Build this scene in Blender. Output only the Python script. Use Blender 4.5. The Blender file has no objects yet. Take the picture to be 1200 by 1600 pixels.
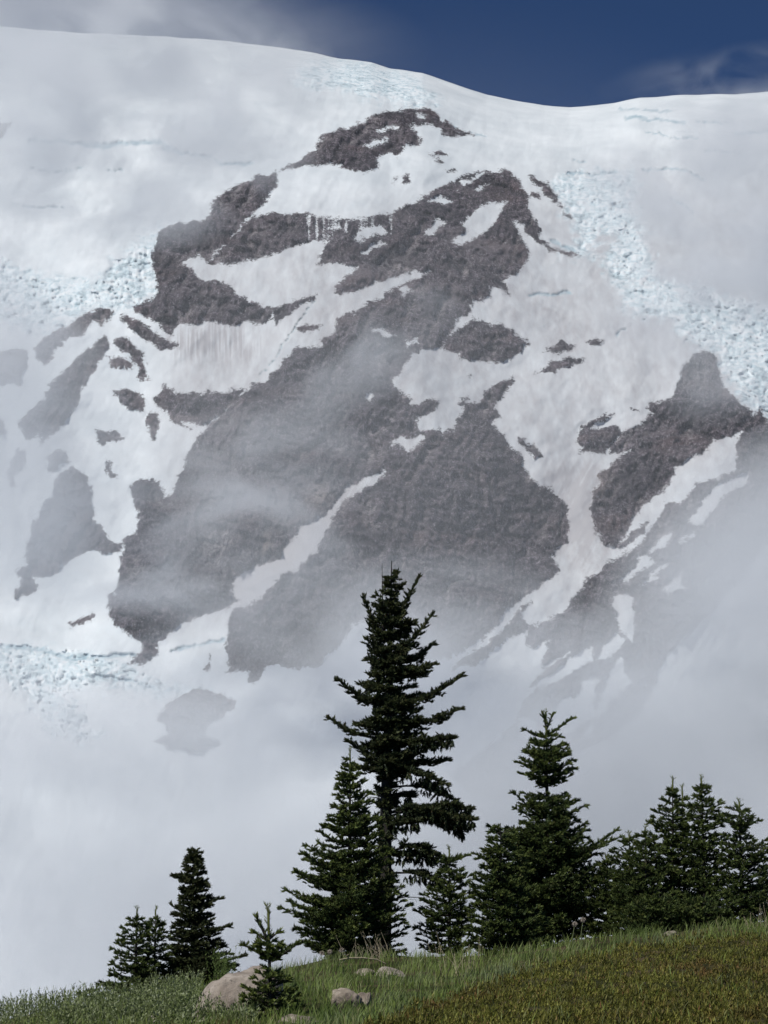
import bpy, math, random
import numpy as np
from mathutils import Vector, Matrix

random.seed(7)
RNG = np.random.default_rng(11)
scene = bpy.context.scene
COL = scene.collection

# ------------------------------------------------------------------ camera, sky, sun, exposure
CAM_Z = 1.7
PITCH = math.radians(11.0)
FPX = 3764.0                      # focal length in photo pixels (photo is 1200 x 1600)
cam_data = bpy.data.cameras.new("camera")
cam = bpy.data.objects.new("camera", cam_data)
COL.objects.link(cam)
cam.location = (0, 0, CAM_Z)
cam.rotation_euler = (math.radians(90) + PITCH, 0, 0)
cam_data.sensor_fit = 'VERTICAL'
cam_data.sensor_height = 24.0
cam_data.lens = 24.0 * FPX / 1600.0
cam_data.clip_start = 0.1
cam_data.clip_end = 60000
scene.camera = cam

SUN_EL = math.radians(50)
SUN_AZ = math.radians(223)        # clockwise from +Y (the view direction)
world = bpy.data.worlds.new("World")
scene.world = world
world.use_nodes = True
wn = world.node_tree.nodes; wl = world.node_tree.links
bg = wn["Background"]
sky = wn.new("ShaderNodeTexSky")
sky.sky_type = 'NISHITA'
sky.sun_disc = False
sky.sun_elevation = SUN_EL
sky.sun_rotation = SUN_AZ
sky.altitude = 3600
sky.air_density = 0.8
sky.dust_density = 0.2
sky.ozone_density = 10.0
wl.new(sky.outputs[0], bg.inputs[0])
bg.inputs[1].default_value = 0.05

sd_ = bpy.data.lights.new("sun", 'SUN')
sd_.energy = 3.15
sd_.angle = math.radians(0.5)
sd_.color = (1.0, 0.965, 0.91)
sun = bpy.data.objects.new("sun", sd_)
COL.objects.link(sun)
to_sun = Vector((math.sin(SUN_AZ) * math.cos(SUN_EL), math.cos(SUN_AZ) * math.cos(SUN_EL), math.sin(SUN_EL)))
sun.rotation_euler = to_sun.to_track_quat('Z', 'Y').to_euler()
sun.location = (-30, -40, 60)

scene.view_settings.view_transform = 'Standard'
scene.view_settings.look = 'None'
scene.view_settings.exposure = 0.22
scene.view_settings.gamma = 1.0
scene.render.engine = 'CYCLES'
scene.cycles.denoising_prefilter = 'ACCURATE'
scene.cycles.volume_bounces = 6
scene.cycles.max_bounces = 10
scene.cycles.volume_step_rate = 2.0
scene.cycles.volume_max_steps = 256

# ------------------------------------------------------------------ helpers
CP, SP = math.cos(PITCH), math.sin(PITCH)

def rays(u, v):
    """directions (per metre of Y travelled) through photo pixel u, v"""
    x = (np.asarray(u, float) - 600.0) / FPX
    y = (800.0 - np.asarray(v, float)) / FPX
    dy = CP - y * SP
    dz = SP + y * CP
    return x / dy, dz / dy

def at(u, v, Y):
    kx, kz = rays(u, v)
    return Vector((float(kx) * Y, Y, CAM_Z + float(kz) * Y))

def tag(o, label=None, cat=None, group=None, kind=None):
    if label: o["label"] = label
    if cat: o["category"] = cat
    if group: o["group"] = group
    if kind: o["kind"] = kind
    return o

def empty(name, loc=(0, 0, 0)):
    o = bpy.data.objects.new(name, None)
    COL.objects.link(o)
    o.location = loc
    o.empty_display_size = 0.2
    return o

def mesh_obj(name, verts, faces, mat, parent=None, smooth=True, world_to_local=True):
    """verts (n,3); faces: (m,3) or (m,4) int array, or list of such arrays"""
    verts = np.asarray(verts, dtype=np.float32)
    if parent is not None and world_to_local:
        verts = verts - np.array(parent.location, dtype=np.float32)
    me = bpy.data.meshes.new(name)
    fl = faces if isinstance(faces, list) else [faces]
    fl = [np.asarray(f, dtype=np.int32) for f in fl if len(f)]
    loops = np.concatenate([f.ravel() for f in fl])
    totals = np.concatenate([np.full(len(f), f.shape[1], dtype=np.int32) for f in fl])
    starts = np.concatenate([[0], np.cumsum(totals)[:-1]]).astype(np.int32)
    me.vertices.add(len(verts)); me.vertices.foreach_set("co", verts.ravel())
    me.loops.add(len(loops)); me.loops.foreach_set("vertex_index", loops)
    me.polygons.add(len(totals)); me.polygons.foreach_set("loop_start", starts)
    me.polygons.foreach_set("loop_total", totals)
    me.update(calc_edges=True)
    me.polygons.foreach_set("use_smooth", np.full(len(totals), smooth))
    if mat: me.materials.append(mat)
    o = bpy.data.objects.new(name, me)
    COL.objects.link(o)
    if parent is not None: o.parent = parent
    return o

def float_attr(o, name, vals):
    a = o.data.attributes.new(name, 'FLOAT', 'POINT')
    a.data.foreach_set("value", np.asarray(vals, dtype=np.float32))

# gradient noise in numpy
_perm = np.random.default_rng(3).permutation(256).astype(np.int64)
_perm = np.concatenate([_perm, _perm, _perm])
_grad = np.random.default_rng(4).normal(size=(256, 3)); _grad /= np.linalg.norm(_grad, axis=1)[:, None]
def perlin(x, y, z=0.0):
    x, y, z = np.broadcast_arrays(np.asarray(x, float), np.asarray(y, float), np.asarray(z, float))
    xi, yi, zi = np.floor(x).astype(np.int64), np.floor(y).astype(np.int64), np.floor(z).astype(np.int64)
    xf, yf, zf = x - xi, y - yi, z - zi
    fu, fv, fw = [t * t * t * (t * (t * 6 - 15) + 10) for t in (xf, yf, zf)]
    out = 0
    for dx in (0, 1):
        for dy in (0, 1):
            for dz in (0, 1):
                h = _perm[_perm[_perm[(xi + dx) & 255] + ((yi + dy) & 255)] + ((zi + dz) & 255)]
                g = _grad[h]
                d = g[..., 0] * (xf - dx) + g[..., 1] * (yf - dy) + g[..., 2] * (zf - dz)
                w = (fu if dx else 1 - fu) * (fv if dy else 1 - fv) * (fw if dz else 1 - fw)
                out = out + w * d
    return out * 1.6
def fbm(x, y, z=0.0, octaves=5, lac=2.07, gain=0.5):
    a, s = 1.0, 0
    for k in range(octaves):
        s = s + a * perlin(x + 17.3 * k, y - 9.1 * k, z + 5.7 * k)
        x, y, z = x * lac, y * lac, z * lac
        a *= gain
    return s
def ridged(x, y, z=0.0, octaves=5, gain=0.5):
    a, s = 1.0, 0
    for k in range(octaves):
        s = s + a * (1 - np.abs(perlin(x + 31.3 * k, y + 12.1 * k, z)) * 2)
        x, y, z = x * 2.1, y * 2.1, z * 2.1
        a *= gain
    return s
def worley(x, y, seed=0):
    """F1 distance and cell value"""
    r = np.random.default_rng(seed)
    jx, jy, cv = r.random(65536), r.random(65536), r.random(65536)
    xi, yi = np.floor(x).astype(np.int64), np.floor(y).astype(np.int64)
    best = np.full(x.shape, 9.0); sec = np.full(x.shape, 9.0); val = np.zeros(x.shape)
    for dx in (-1, 0, 1):
        for dy in (-1, 0, 1):
            cx, cy = xi + dx, yi + dy
            h = ((cx * 73856093) ^ (cy * 19349663)) & 65535
            d = np.hypot(cx + jx[h] - x, cy + jy[h] - y)
            nb = d < best
            sec = np.where(nb, best, np.minimum(sec, d))
            val = np.where(nb, cv[h], val)
            best = np.where(nb, d, best)
    return best, sec, val

def smooth01(t):
    t = np.clip(t, 0, 1)
    return t * t * (3 - 2 * t)

def sdf_poly(U, V, poly, margin=40.0):
    """signed distance (positive inside) to a polygon, -margin far away"""
    P = np.asarray(poly, float)
    out = np.full(U.shape, -margin)
    m = (U > P[:, 0].min() - margin) & (U < P[:, 0].max() + margin) & (V > P[:, 1].min() - margin) & (V < P[:, 1].max() + margin)
    if not m.any(): return out
    x, y = U[m], V[m]
    d2 = np.full(x.shape, 1e12); inside = np.zeros(x.shape, bool)
    for i in range(len(P)):
        ax, ay = P[i]; bx, by = P[(i + 1) % len(P)]
        ex, ey = bx - ax, by - ay
        L = ex * ex + ey * ey + 1e-9
        t = np.clip(((x - ax) * ex + (y - ay) * ey) / L, 0, 1)
        dx, dy = x - ax - t * ex, y - ay - t * ey
        d2 = np.minimum(d2, dx * dx + dy * dy)
        if ay != by:
            c = ((ay > y) != (by > y)) & (x < (bx - ax) * (y - ay) / (by - ay) + ax)
            inside ^= c
    d = np.sqrt(d2)
    out[m] = np.maximum(np.where(inside, d, -d), -margin)
    return out

def dist_line(U, V, pts, margin=30.0):
    P = np.asarray(pts, float)
    out = np.full(U.shape, margin)
    m = (U > P[:, 0].min() - margin) & (U < P[:, 0].max() + margin) & (V > P[:, 1].min() - margin) & (V < P[:, 1].max() + margin)
    x, y = U[m], V[m]
    d2 = np.full(x.shape, margin * margin)
    for i in range(len(P) - 1):
        ax, ay = P[i]; bx, by = P[i + 1]
        ex, ey = bx - ax, by - ay
        t = np.clip(((x - ax) * ex + (y - ay) * ey) / (ex * ex + ey * ey + 1e-9), 0, 1)
        d2 = np.minimum(d2, (x - ax - t * ex) ** 2 + (y - ay - t * ey) ** 2)
    out[m] = np.sqrt(d2)
    return out

# node helpers
def new_mat(name):
    m = bpy.data.materials.new(name); m.use_nodes = True
    return m, m.node_tree.nodes, m.node_tree.links
def N(ns, t, **kw):
    n = ns.new(t)
    for k, v in kw.items(): setattr(n, k, v)
    return n
def noise(ns, ls, vec, scale, detail=4, rough=0.55, dist=0.0):
    n = ns.new("ShaderNodeTexNoise")
    n.inputs["Scale"].default_value = scale; n.inputs["Detail"].default_value = detail
    n.inputs["Roughness"].default_value = rough; n.inputs["Distortion"].default_value = dist
    if vec is not None: ls.new(vec, n.inputs["Vector"])
    return n.outputs["Fac"]
def mth(ns, ls, op, a, b=None, c=None, clamp=False):
    n = ns.new("ShaderNodeMath"); n.operation = op; n.use_clamp = clamp
    for i, x in enumerate((a, b, c)):
        if x is None: continue
        if isinstance(x, (int, float)): n.inputs[i].default_value = x
        else: ls.new(x, n.inputs[i])
    return n.outputs[0]
def ramp(ns, ls, fac, stops):
    n = ns.new("ShaderNodeValToRGB")
    e = n.color_ramp.elements
    while len(e) < len(stops): e.new(0.5)
    for k, (p, c) in enumerate(stops):
        e[k].position = p; e[k].color = (*c, 1)
    ls.new(fac, n.inputs[0])
    return n.outputs[0]
def mixc(ns, ls, fac, a, b, mode='MIX'):
    n = ns.new("ShaderNodeMix"); n.data_type = 'RGBA'; n.blend_type = mode
    for i, x in ((0, fac), (6, a), (7, b)):
        if isinstance(x, (int, float)): n.inputs[i].default_value = x
        elif isinstance(x, tuple): n.inputs[i].default_value = (*x, 1)
        else: ls.new(x, n.inputs[i])
    return n.outputs[2]
def maprange(ns, ls, x, a, b, c=0.0, d=1.0):
    n = ns.new("ShaderNodeMapRange"); n.clamp = True
    ls.new(x, n.inputs[0])
    for i, q in enumerate((a, b, c, d)): n.inputs[i + 1].default_value = q
    return n.outputs[0]

# ------------------------------------------------------------------ the mountain
# outlines of bare rock, read off the photograph: [kind, outline]
ROCK = [
 ("summit_cliff", [(430,268),(458,257),(470,245),(492,235),(495,222),(513,207),(523,202),(547,200),(573,185),(600,177),(633,170),(660,168),(680,175),(687,182),(690,193),(698,188),(712,200),(733,207),(738,211),(720,211),(702,213),(690,207),(688,200),(667,193),(638,195),(650,205),(660,213),(658,227),(633,230),(625,238),(620,245),(607,237),(592,247),(590,263),(570,270),(547,263),(510,257),(487,258),(463,263),(432,270)]),
 ("left_cliff", [(430,272),(434,285),(425,300),(410,320),(397,331),(375,355),(355,382),(330,398),(326,410),(308,397),(288,410),(300,423),(317,438),(330,437),(350,442),(363,450),(367,460),(397,472),(420,480),(432,483),(418,505),(400,506),(385,500),(360,509),(330,501),(300,507),(283,505),(270,523),(253,513),(233,497),(213,490),(205,480),(225,473),(245,462),(247,445),(240,430),(238,400),(240,385),(250,363),(262,352),(287,348),(320,343),(325,337),(333,310),(347,302),(363,290),(387,283),(400,273)]),
 ("upper_cliff", [(328,410),(340,392),(360,372),(385,345),(400,336),(425,333),(450,335),(475,333),(510,340),(545,343),(580,338),(610,332),(640,318),(660,308),(690,290),(713,280),(735,270),(765,266),(795,268),(808,276),(815,290),(828,308),(822,314),(828,332),(846,357),(845,370),(852,380),(873,390),(907,400),(895,403),(867,395),(840,382),(825,367),(820,352),(803,347),(812,368),(827,390),(827,407),(800,425),(760,420),(720,440),(673,425),(640,425),(600,437),(560,453),(535,463),(521,460),(523,447),(540,432),(557,418),(530,412),(497,412),(500,395),(510,378),(490,376),(460,382),(430,397),(400,405),(360,413)]),
 ("main_cliff", [(673,422),(667,430),(633,443),(603,455),(600,468),(573,470),(570,480),(527,497),(523,517),(503,530),(500,543),(467,543),(450,557),(437,573),(420,587),(413,597),(397,600),(383,610),(365,630),(337,655),(310,683),(293,710),(287,733),(277,750),(270,770),(257,777),(253,757),(233,747),(220,750),(203,760),(202,775),(210,790),(217,800),(217,823),(200,840),(192,843),(192,857),(187,880),(187,895),(177,927),(168,933),(170,963),(182,977),(200,990),(213,1000),(223,1010),(213,1027),(197,1037),(220,1040),(247,1023),(247,1007),(263,993),(290,973),(317,963),(353,950),(377,940),(363,927),(360,913),(377,897),(397,885),(418,880),(438,872),(455,846),(470,824),(512,803),(531,774),(545,760),(572,749),(600,733),(602,740),(593,747),(567,763),(540,780),(525,800),(513,820),(493,863),(463,890),(433,903),(410,933),(357,960),(357,997),(347,1013),(360,1027),(353,1050),(387,1047),(388,1067),(400,1067),(420,1040),(440,1040),(467,1047),(500,1040),(510,1023),(533,1007),(540,997),(552,975),(577,968),(590,1005),(640,1025),(700,1030),(753,1000),(780,973),(797,947),(827,930),(857,907),(877,890),(862,872),(868,863),(887,847),(890,817),(887,797),(880,780),(860,763),(843,760),(817,730),(817,713),(800,700),(787,680),(768,663),(782,653),(773,630),(797,607),(803,598),(800,590),(780,597),(757,613),(750,627),(727,633),(713,657),(713,670),(692,678),(690,672),(673,670),(653,673),(648,653),(667,650),(677,640),(688,630),(673,622),(657,630),(643,633),(640,620),(613,607),(613,597),(627,580),(643,553),(690,543),(702,523),(713,503),(737,487),(737,472),(767,463),(770,448),(797,460),(785,440),(807,427),(826,405),(800,380),(740,390)]),
 ("outcrop", [(737,498),(767,507),(783,505),(800,517),(827,537),(800,560),(783,567),(733,563),(717,553),(690,545),(700,525)]),
 ("outcrop", [(257,602),(277,613),(320,613),(373,610),(383,610),(370,632),(337,652),(327,663),(300,663),(277,653),(300,673),(273,663),(263,647),(243,637),(240,623)]),
 ("outcrop", [(113,730),(133,740),(143,760),(145,783),(147,800),(150,817),(163,830),(177,847),(190,850),(185,867),(160,865),(153,858),(123,867),(100,883),(80,900),(53,903),(58,917),(43,930),(23,938),(23,923),(35,913),(33,903),(23,890),(40,880),(43,850),(50,820),(63,797),(83,770),(87,750),(100,733)]),
 ("outcrop", [(163,523),(172,530),(170,543),(157,563),(143,587),(130,607),(120,633),(100,663),(77,683),(63,697),(63,680),(40,687),(28,663),(40,647),(67,627),(77,600),(97,583),(120,557),(143,540)]),
 ("outcrop", [(157,478),(175,487),(173,500),(160,507),(143,503),(130,523),(97,533),(100,543),(83,547),(80,560),(70,570),(57,560),(55,543),(67,527),(90,517),(110,507),(133,490)]),
 ("outcrop", [(190,495),(203,495),(227,507),(250,527),(277,537),(278,543),(253,547),(240,537),(220,527),(200,513)]),
 ("outcrop", [(180,527),(197,527),(213,543),(223,553),(230,580),(235,593),(218,593),(217,573),(200,553),(190,547),(178,540)]),
 ("outcrop", [(167,557),(187,558),(210,570),(208,577),(187,577),(168,567)]),
 ("outcrop", [(177,610),(200,608),(227,623),(227,645),(203,642),(187,627)]),
 ("outcrop", [(230,643),(245,647),(250,667),(243,687),(237,687),(230,663)]),
 ("outcrop", [(150,670),(167,677),(178,672),(193,683),(180,690),(160,692),(150,683)]),
 ("outcrop", [(165,718),(177,723),(173,733),(187,743),(173,745),(165,733)]),
 ("outcrop", [(-60,548),(0,550),(20,547),(43,548),(43,573),(33,600),(0,602),(-60,600)]),
 ("outcrop", [(73,717),(83,703),(100,705),(113,725),(95,722),(90,737),(77,737)]),
 ("outcrop", [(27,702),(42,707),(40,727),(23,743),(20,760),(12,760),(10,733)]),
 ("outcrop", [(-40,650),(5,655),(12,675),(0,683),(-40,683)]),
 ("outcrop", [(108,973),(123,967),(140,960),(150,965),(133,973),(115,982)]),
 ("outcrop", [(242,1120),(263,1097),(300,1078),(320,1077),(333,1085),(353,1085),(372,1097),(370,1107),(350,1120),(327,1133),(320,1147),(347,1163),(325,1172),(300,1180),(262,1172),(240,1158),(262,1146),(263,1133)]),
 ("outcrop", [(853,547),(877,533),(900,542),(883,550),(863,552)]),
 ("outcrop", [(837,582),(860,568),(890,557),(915,563),(893,572),(873,577),(868,585),(857,583)]),
 ("outcrop", [(915,535),(933,530),(945,537),(923,540)]),
 ("outcrop", [(808,680),(823,687),(823,693),(840,697),(850,713),(837,717),(820,703),(810,690)]),
 ("outcrop", [(900,690),(910,663),(947,647),(958,650),(933,663),(923,673),(963,663),(972,677),(957,693),(947,707),(903,708),(910,698)]),
 ("outcrop", [(985,637),(1000,642),(993,644)]),
 ("rock_spire", [(1080,557),(1097,548),(1113,550),(1122,570),(1128,600),(1143,617),(1170,637),(1175,650),(1187,638),(1198,653),(1260,700),(1400,760),(1400,900),(1230,850),(1153,740),(1150,700),(1157,677),(1113,690),(1100,707),(1053,730),(1055,740),(1037,767),(1013,783),(1000,797),(985,820),(967,847),(963,857),(943,853),(938,838),(930,833),(923,800),(928,770),(937,747),(933,740),(960,723),(987,703),(967,707),(950,707),(953,697),(970,677),(1007,660),(1010,650),(1020,647),(1007,638),(1020,630),(1047,620),(1060,603),(1062,583)]),
 ("lower_cliff", [(823,987),(827,980),(880,957),(900,930),(912,915),(915,902),(933,897),(947,880),(973,867),(1000,853),(1008,837),(1027,813),(1035,800),(1040,787),(1063,787),(1070,780),(1087,753),(1103,753),(1140,740),(1165,715),(1150,700),(1156,680),(1175,655),(1260,690),(1270,760),(1190,860),(1110,960),(1040,1030),(1010,1100),(960,1150),(900,1180),(880,1250),(740,1250),(700,1210),(760,1170),(800,1133),(817,1107),(818,1090),(842,1050),(850,1027),(857,1000),(833,1013),(823,1010)]),
 ("outcrop", [(827,275),(843,277),(855,287),(872,307),(870,315),(883,330),(895,347),(890,348),(880,330),(867,317),(850,307),(847,293),(833,287)]),
 ("outcrop", [(830,298),(843,300),(843,310),(833,310)]),
 ("outcrop", [(670,240),(690,235),(703,243),(677,245)]),
 ("outcrop", [(680,250),(692,255),(688,257)]),
 ("outcrop", [(697,267),(710,262),(712,267),(698,270)]),
 ("outcrop", [(612,280),(620,275),(615,285)]),
 ("outcrop", [(627,277),(640,273),(640,283),(630,287)]),
 ("outcrop", [(465,513),(470,507),(505,507),(497,513),(472,520)]),
 ("outcrop", [(425,482),(467,467),(495,460),(493,466),(467,480),(438,503),(428,507)]),
 ("outcrop", [(833,937),(820,943),(803,962),(783,985),(755,1010),(720,1030),(700,1048),(753,1035),(765,1020),(790,1000),(820,990),(829,977),(813,960)]),
 ("outcrop", [(731,590),(737,587),(738,592)]),
 ("outcrop", [(715,630),(733,618),(735,622),(722,632)]),
 ("outcrop", [(325,1035),(330,1023),(327,1047),(318,1050)]),
 ("outcrop", [(0,190),(8,195),(22,190),(10,205),(5,215),(-10,220),(-20,195)]),
 ("outcrop", [(963,857),(972,845),(1013,813),(1008,832),(972,857)]),
]
SNOW = [   # snow lying inside the rock
 [(570,225),(603,216),(608,220),(577,232)],[(590,203),(615,197),(620,200),(600,206)],[(650,177),(662,180),(664,186),(652,183)],
 [(707,377),(727,363),(722,350),(747,323),(792,315),(780,333),(770,353),(750,367),(710,385)],
 [(667,313),(683,308),(707,312),(693,320)],[(717,285),(753,270),(767,267),(737,283),(723,292)],[(742,293),(763,288),(747,297)],
 [(663,367),(683,340),(695,347),(680,362)],[(553,372),(567,358),(598,352),(606,362),(598,368),(580,366),(562,378)],
 [(623,453),(633,448),(647,453),(630,462)],[(577,515),(600,512),(618,525),(600,522)],[(633,533),(650,528),(652,537),(637,539)],
 [(607,697),(630,683),(663,682),(667,687),(640,703),(627,697)],[(570,622),(583,613),(578,627)],
 [(842,1045),(890,1020),(868,1035),(845,1052),(815,1072),(806,1078)],
 [(893,1027),(925,1010),(923,1033),(883,1057),(840,1077),(818,1090),(815,1085),(850,1062),(880,1040)],
 [(913,1060),(933,1063),(928,1100),(930,1120),(880,1150),(867,1147),(863,1110),(880,1093),(900,1090),(907,1077)],
 [(977,1030),(973,1047),(990,1067),(963,1087),(943,1113),(930,1123),(938,1093),(947,1067),(960,1037)],
 [(905,1162),(915,1143),(925,1132),(928,1148)],
 [(955,940),(967,927),(992,932),(987,943),(992,973),(987,1002),(968,983),(963,960)],
 [(933,1027),(963,987),(977,1000),(953,1027)],
 [(968,907),(993,887),(997,870),(1017,860),(1050,830),(1048,840),(1033,857),(1013,863),(1023,880),(1000,893),(980,910)],
 [(1013,897),(1040,880),(1039,888),(1020,899)],[(1005,915),(1017,903),(1028,902),(1023,910)],
 [(1037,920),(1067,893),(1063,903),(1068,917),(1047,930)],[(1063,843),(1085,830),(1083,837),(1067,847)],
 [(1090,797),(1117,760),(1170,737),(1167,753),(1133,773),(1095,820),(1075,818)],
 [(810,1120),(840,1130),(835,1155),(812,1150)],
 [(565,392),(592,376),(598,380),(575,396)],
]
ICE = [
 [(145,440),(190,400),(235,365),(262,352),(250,365),(240,400),(245,460),(215,478),(180,488),(157,478),(140,470)],
 [(-80,410),(0,408),(60,425),(120,438),(145,440),(157,478),(130,490),(100,510),(55,520),(0,505),(-80,500)],
 [(860,285),(880,272),(930,268),(985,270),(1000,290),(990,350),(960,372),(935,365),(925,400),(880,398),(905,370),(880,330)],
 [(985,300),(1010,380),(1030,440),(965,450),(940,410),(960,372)],
 [(965,450),(1040,430),(1100,450),(1200,480),(1290,520),(1290,700),(1200,650),(1175,640),(1140,600),(1115,545),(1065,530),(1050,500),(1010,500),(970,480)],
 [(-40,1005),(60,1010),(150,1020),(195,1040),(230,1060),(330,1080),(300,1090),(240,1090),(200,1075),(150,1070),(110,1080),(120,1110),(140,1130),(170,1150),(120,1165),(60,1130),(35,1080),(-40,1040)],
 [(455,115),(480,100),(560,95),(620,110),(660,130),(690,160),(640,165),(560,150),(540,140),(460,140)],
]
CREV = [
 ([(492,470),(455,520),(425,565),(398,598)],0.8),([(20,318),(60,326),(100,322)],1.2),([(1010,205),(1045,214),(1090,218)],1.3),([(1100,235),(1160,240)],1.2),([(700,190),(720,205),(760,212)],1.2),([(40,262),(90,270),(130,262)],1.0),
 ([(50,220),(100,221),(140,227),(200,225),(250,222),(265,232)],5.0),([(255,232),(290,240),(330,245),(350,257),(395,255)],3.0),
 ([(970,170),(1010,171),(1050,175)],1.8),([(980,183),(1040,188),(1070,192)],3.0),([(1090,190),(1135,192)],1.6),([(1150,208),(1215,206)],2.2),
 ([(1005,265),(1070,265),(1100,280)],2.2),([(1050,310),(1085,330)],1.8),([(826,462),(850,460),(865,461),(893,456)],2.6),([(350,1000),(300,1010),(268,1016)],3.0),
 ([(-20,1010),(60,1012),(110,1030),(150,1027),(200,1022),(232,1030)],4.0),([(150,1055),(200,1062),(240,1075)],3.2),([(965,525),(975,515)],2.0),([(895,252),(915,252)],1.2),
 ([(170,265),(190,266)],1.5),([(860,375),(905,398)],3.5),([(880,270),(940,272),(965,268)],2.0),
]
sky_u = [-1600,-600,-200,0,60,140,260,340,400,470,530,580,610,660,700,760,800,850,890,930,960,1000,1050,1100,1150,1200,1400,1800,2800]
sky_v = [700,260,60,41,47,52,57,63,69,79,91,98,107,114,128,148,156,165,168,165,161,153,149,148,147,143,150,320,900]

uc = np.arange(-70, 1271, 2.35)
st = np.array([2.35 * 1.07 ** k for k in range(1, 68)]).cumsum()
cols = np.concatenate([(-70 - st)[::-1], uc, uc[-1] + st])
vs = np.interp(cols, sky_u, sky_v) + 1.2 * perlin(cols / 40.0, 3.3)
V0 = 1645.0
# row parameter: 0 at the foot, 1 at the skyline
tv = np.concatenate([np.linspace(0, 0.28, 56, endpoint=False), np.linspace(0.28, 1, 490)])
T, Ucol = np.meshgrid(tv, cols, indexing='ij')
VS = np.broadcast_to(vs, T.shape)
Vp = V0 + (VS - V0) * T
U = Ucol
# ragged edges: warp the outlines
wu = 4.0 * fbm(U / 17, Vp / 17, 1.0, 5, gain=0.62)
wv = 4.0 * fbm(U / 17, Vp / 17, 9.0, 5, gain=0.62)
Uw, Vw = U + wu, Vp + wv
rock = np.full(U.shape, -40.0); owner = np.full(U.shape, -1)
for k, (nm, poly) in enumerate(ROCK):
    d = sdf_poly(Uw, Vw, poly)
    upd = d > rock
    owner = np.where(upd & (d > -6), k, owner)
    rock = np.maximum(rock, d)
for poly in SNOW:
    rock = np.minimum(rock, -sdf_poly(Uw, Vw, poly) )
rr = np.random.default_rng(8)
for k in range(24):      # icicles and snow runnels hanging over the lip of the upper cliff
    x0 = rr.choice([rr.uniform(505, 545), rr.uniform(560, 612), rr.uniform(440, 612)]); y0 = float(np.interp(x0, [440, 510, 545, 580, 612], [337, 343, 346, 341, 335]))
    ln, hw = rr.uniform(9, 34), rr.uniform(0.2, 0.8)
    rock = np.minimum(rock, -sdf_poly(U + 0.25 * wu, Vp, [(x0 - hw, y0 - 3), (x0 + hw, y0 - 3), (x0 + hw * 0.5 + rr.uniform(-2, 2), y0 + ln), (x0 - hw * 0.5, y0 + ln)], 8) * 1.6) if True else rock
ice = np.full(U.shape, -40.0); iceown = np.full(U.shape, -1)
for k, poly in enumerate(ICE):
    d = sdf_poly(U + 2.2 * wu, Vp + 2.2 * wv, poly)
    iceown = np.where(d > ice, k, iceown); ice = np.maximum(ice, d)
iceF = smooth01((ice + 12 + 10 * fbm(U / 14, Vp / 9, 15.0, 4)) / 26.0)
rockF = smooth01((rock + 1.5) / 6.0)
crev = np.zeros(U.shape)
for pts, w in CREV:
    ww = w * (0.75 + 0.5 * perlin(U / 9, Vp / 9, 2.0))
    d = dist_line(U + 0.8 * wu, Vp + 0.8 * wv, pts)
    crev = np.maximum(crev, smooth01((ww - d) / (0.55 * w) + 0.5))
crk = ridged((U + 0.5 * Vp + 5 * wu) / 95.0, (Vp - 0.32 * U + 4 * wv) / 13.0, 14.0, 3, 0.55)
crev = np.maximum(crev, 0.75 * iceF * smooth01((crk - 1.28) / 0.22) * smooth01(0.5 + 1.2 * perlin(U / 22, Vp / 16, 71.0)))
crev *= (1 - rockF)
# distance of the bare slope
Yb = 3300 + 2500 * T + 700 * (1 - np.sqrt(np.clip(1 - T ** 7, 0, 1)))
Yb = Yb - 260 * np.exp(-((U - 590) / 330) ** 2) * np.sin(np.pi * np.clip(T, 0, 1)) - 160 * np.exp(-((U - 1150) / 160) ** 2) * np.exp(-((Vp - 760) / 260) ** 2)
Yb = Yb + 60 * fbm(U / 260, Vp / 260, 5.0, 3) * np.sin(np.pi * np.clip(T, 0, 1))
# relief in metres towards the camera
mpx = Yb / FPX
diag = 0.55 * U + Vp
gul = ridged((U + 0.45 * Vp + 34 * fbm(U / 90, Vp / 90, 2, 4)) / 42.0, Vp / 90.0, 0.0, 5, 0.55)
strat = ridged(U / 95.0, (Vp - 0.28 * U + 9 * fbm(U / 50, Vp / 50, 4, 3)) / 20.0, 4.0, 4, 0.5)
crag = fbm(U / 8.0, Vp / 10.0, 6.0, 4, gain=0.62)
big = fbm(U / 75.0, Vp / 90.0, 12.0, 3)
w1, w2, w3 = worley((U + 0.35 * Vp + 1.2 * wu) / 15.0, (Vp + wv) / 34.0, 5)
col = ridged((U + 0.15 * Vp + 5 * fbm(U / 30, Vp / 30, 2, 3)) / 7.0, Vp / 38.0, 3.0, 4, 0.6)
inner = 0.35 + 0.65 * smooth01(rock / 14)
rel_rock = 1.5 * smooth01(rock / 4) + 10 * smooth01(rock / 60) + inner * (24 * (gul - 1) + 13 * (strat - 1) + 4 * (col - 1) + 6 * crag + 16 * (w3 - 0.5) * smooth01((w2 - w1) / 0.25)) + 60 * big * smooth01(rock / 50)
rel_snow = 11 * fbm(U / 75, Vp / 50, 3.0, 4, gain=0.42) + 2.5 * (ridged((U + 0.5 * Vp) / 34, Vp / 85, 9.0, 3) - 1) + 2.2 * perlin((U * 0.4 + Vp) / 13, (U - 0.3 * Vp) / 60, 8.0) + 0.5 * perlin(U / 6, Vp / 9, 1.0)
flut = perlin(U / 5.0, Vp / 60.0, 2.0) * smooth01(1 - np.hypot((U - 330) / 120, (Vp - 550) / 60))
rel_snow = rel_snow + 2.5 * flut
f1, f2, cv = worley((U + 0.4 * Vp + 2.5 * wu) / 15.0, (Vp - 0.2 * U + 2.5 * wv) / 6.0, 1)
g1, g2, cw = worley((U + wu) / 4.2, (Vp + wv) / 3.6, 2)
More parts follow.
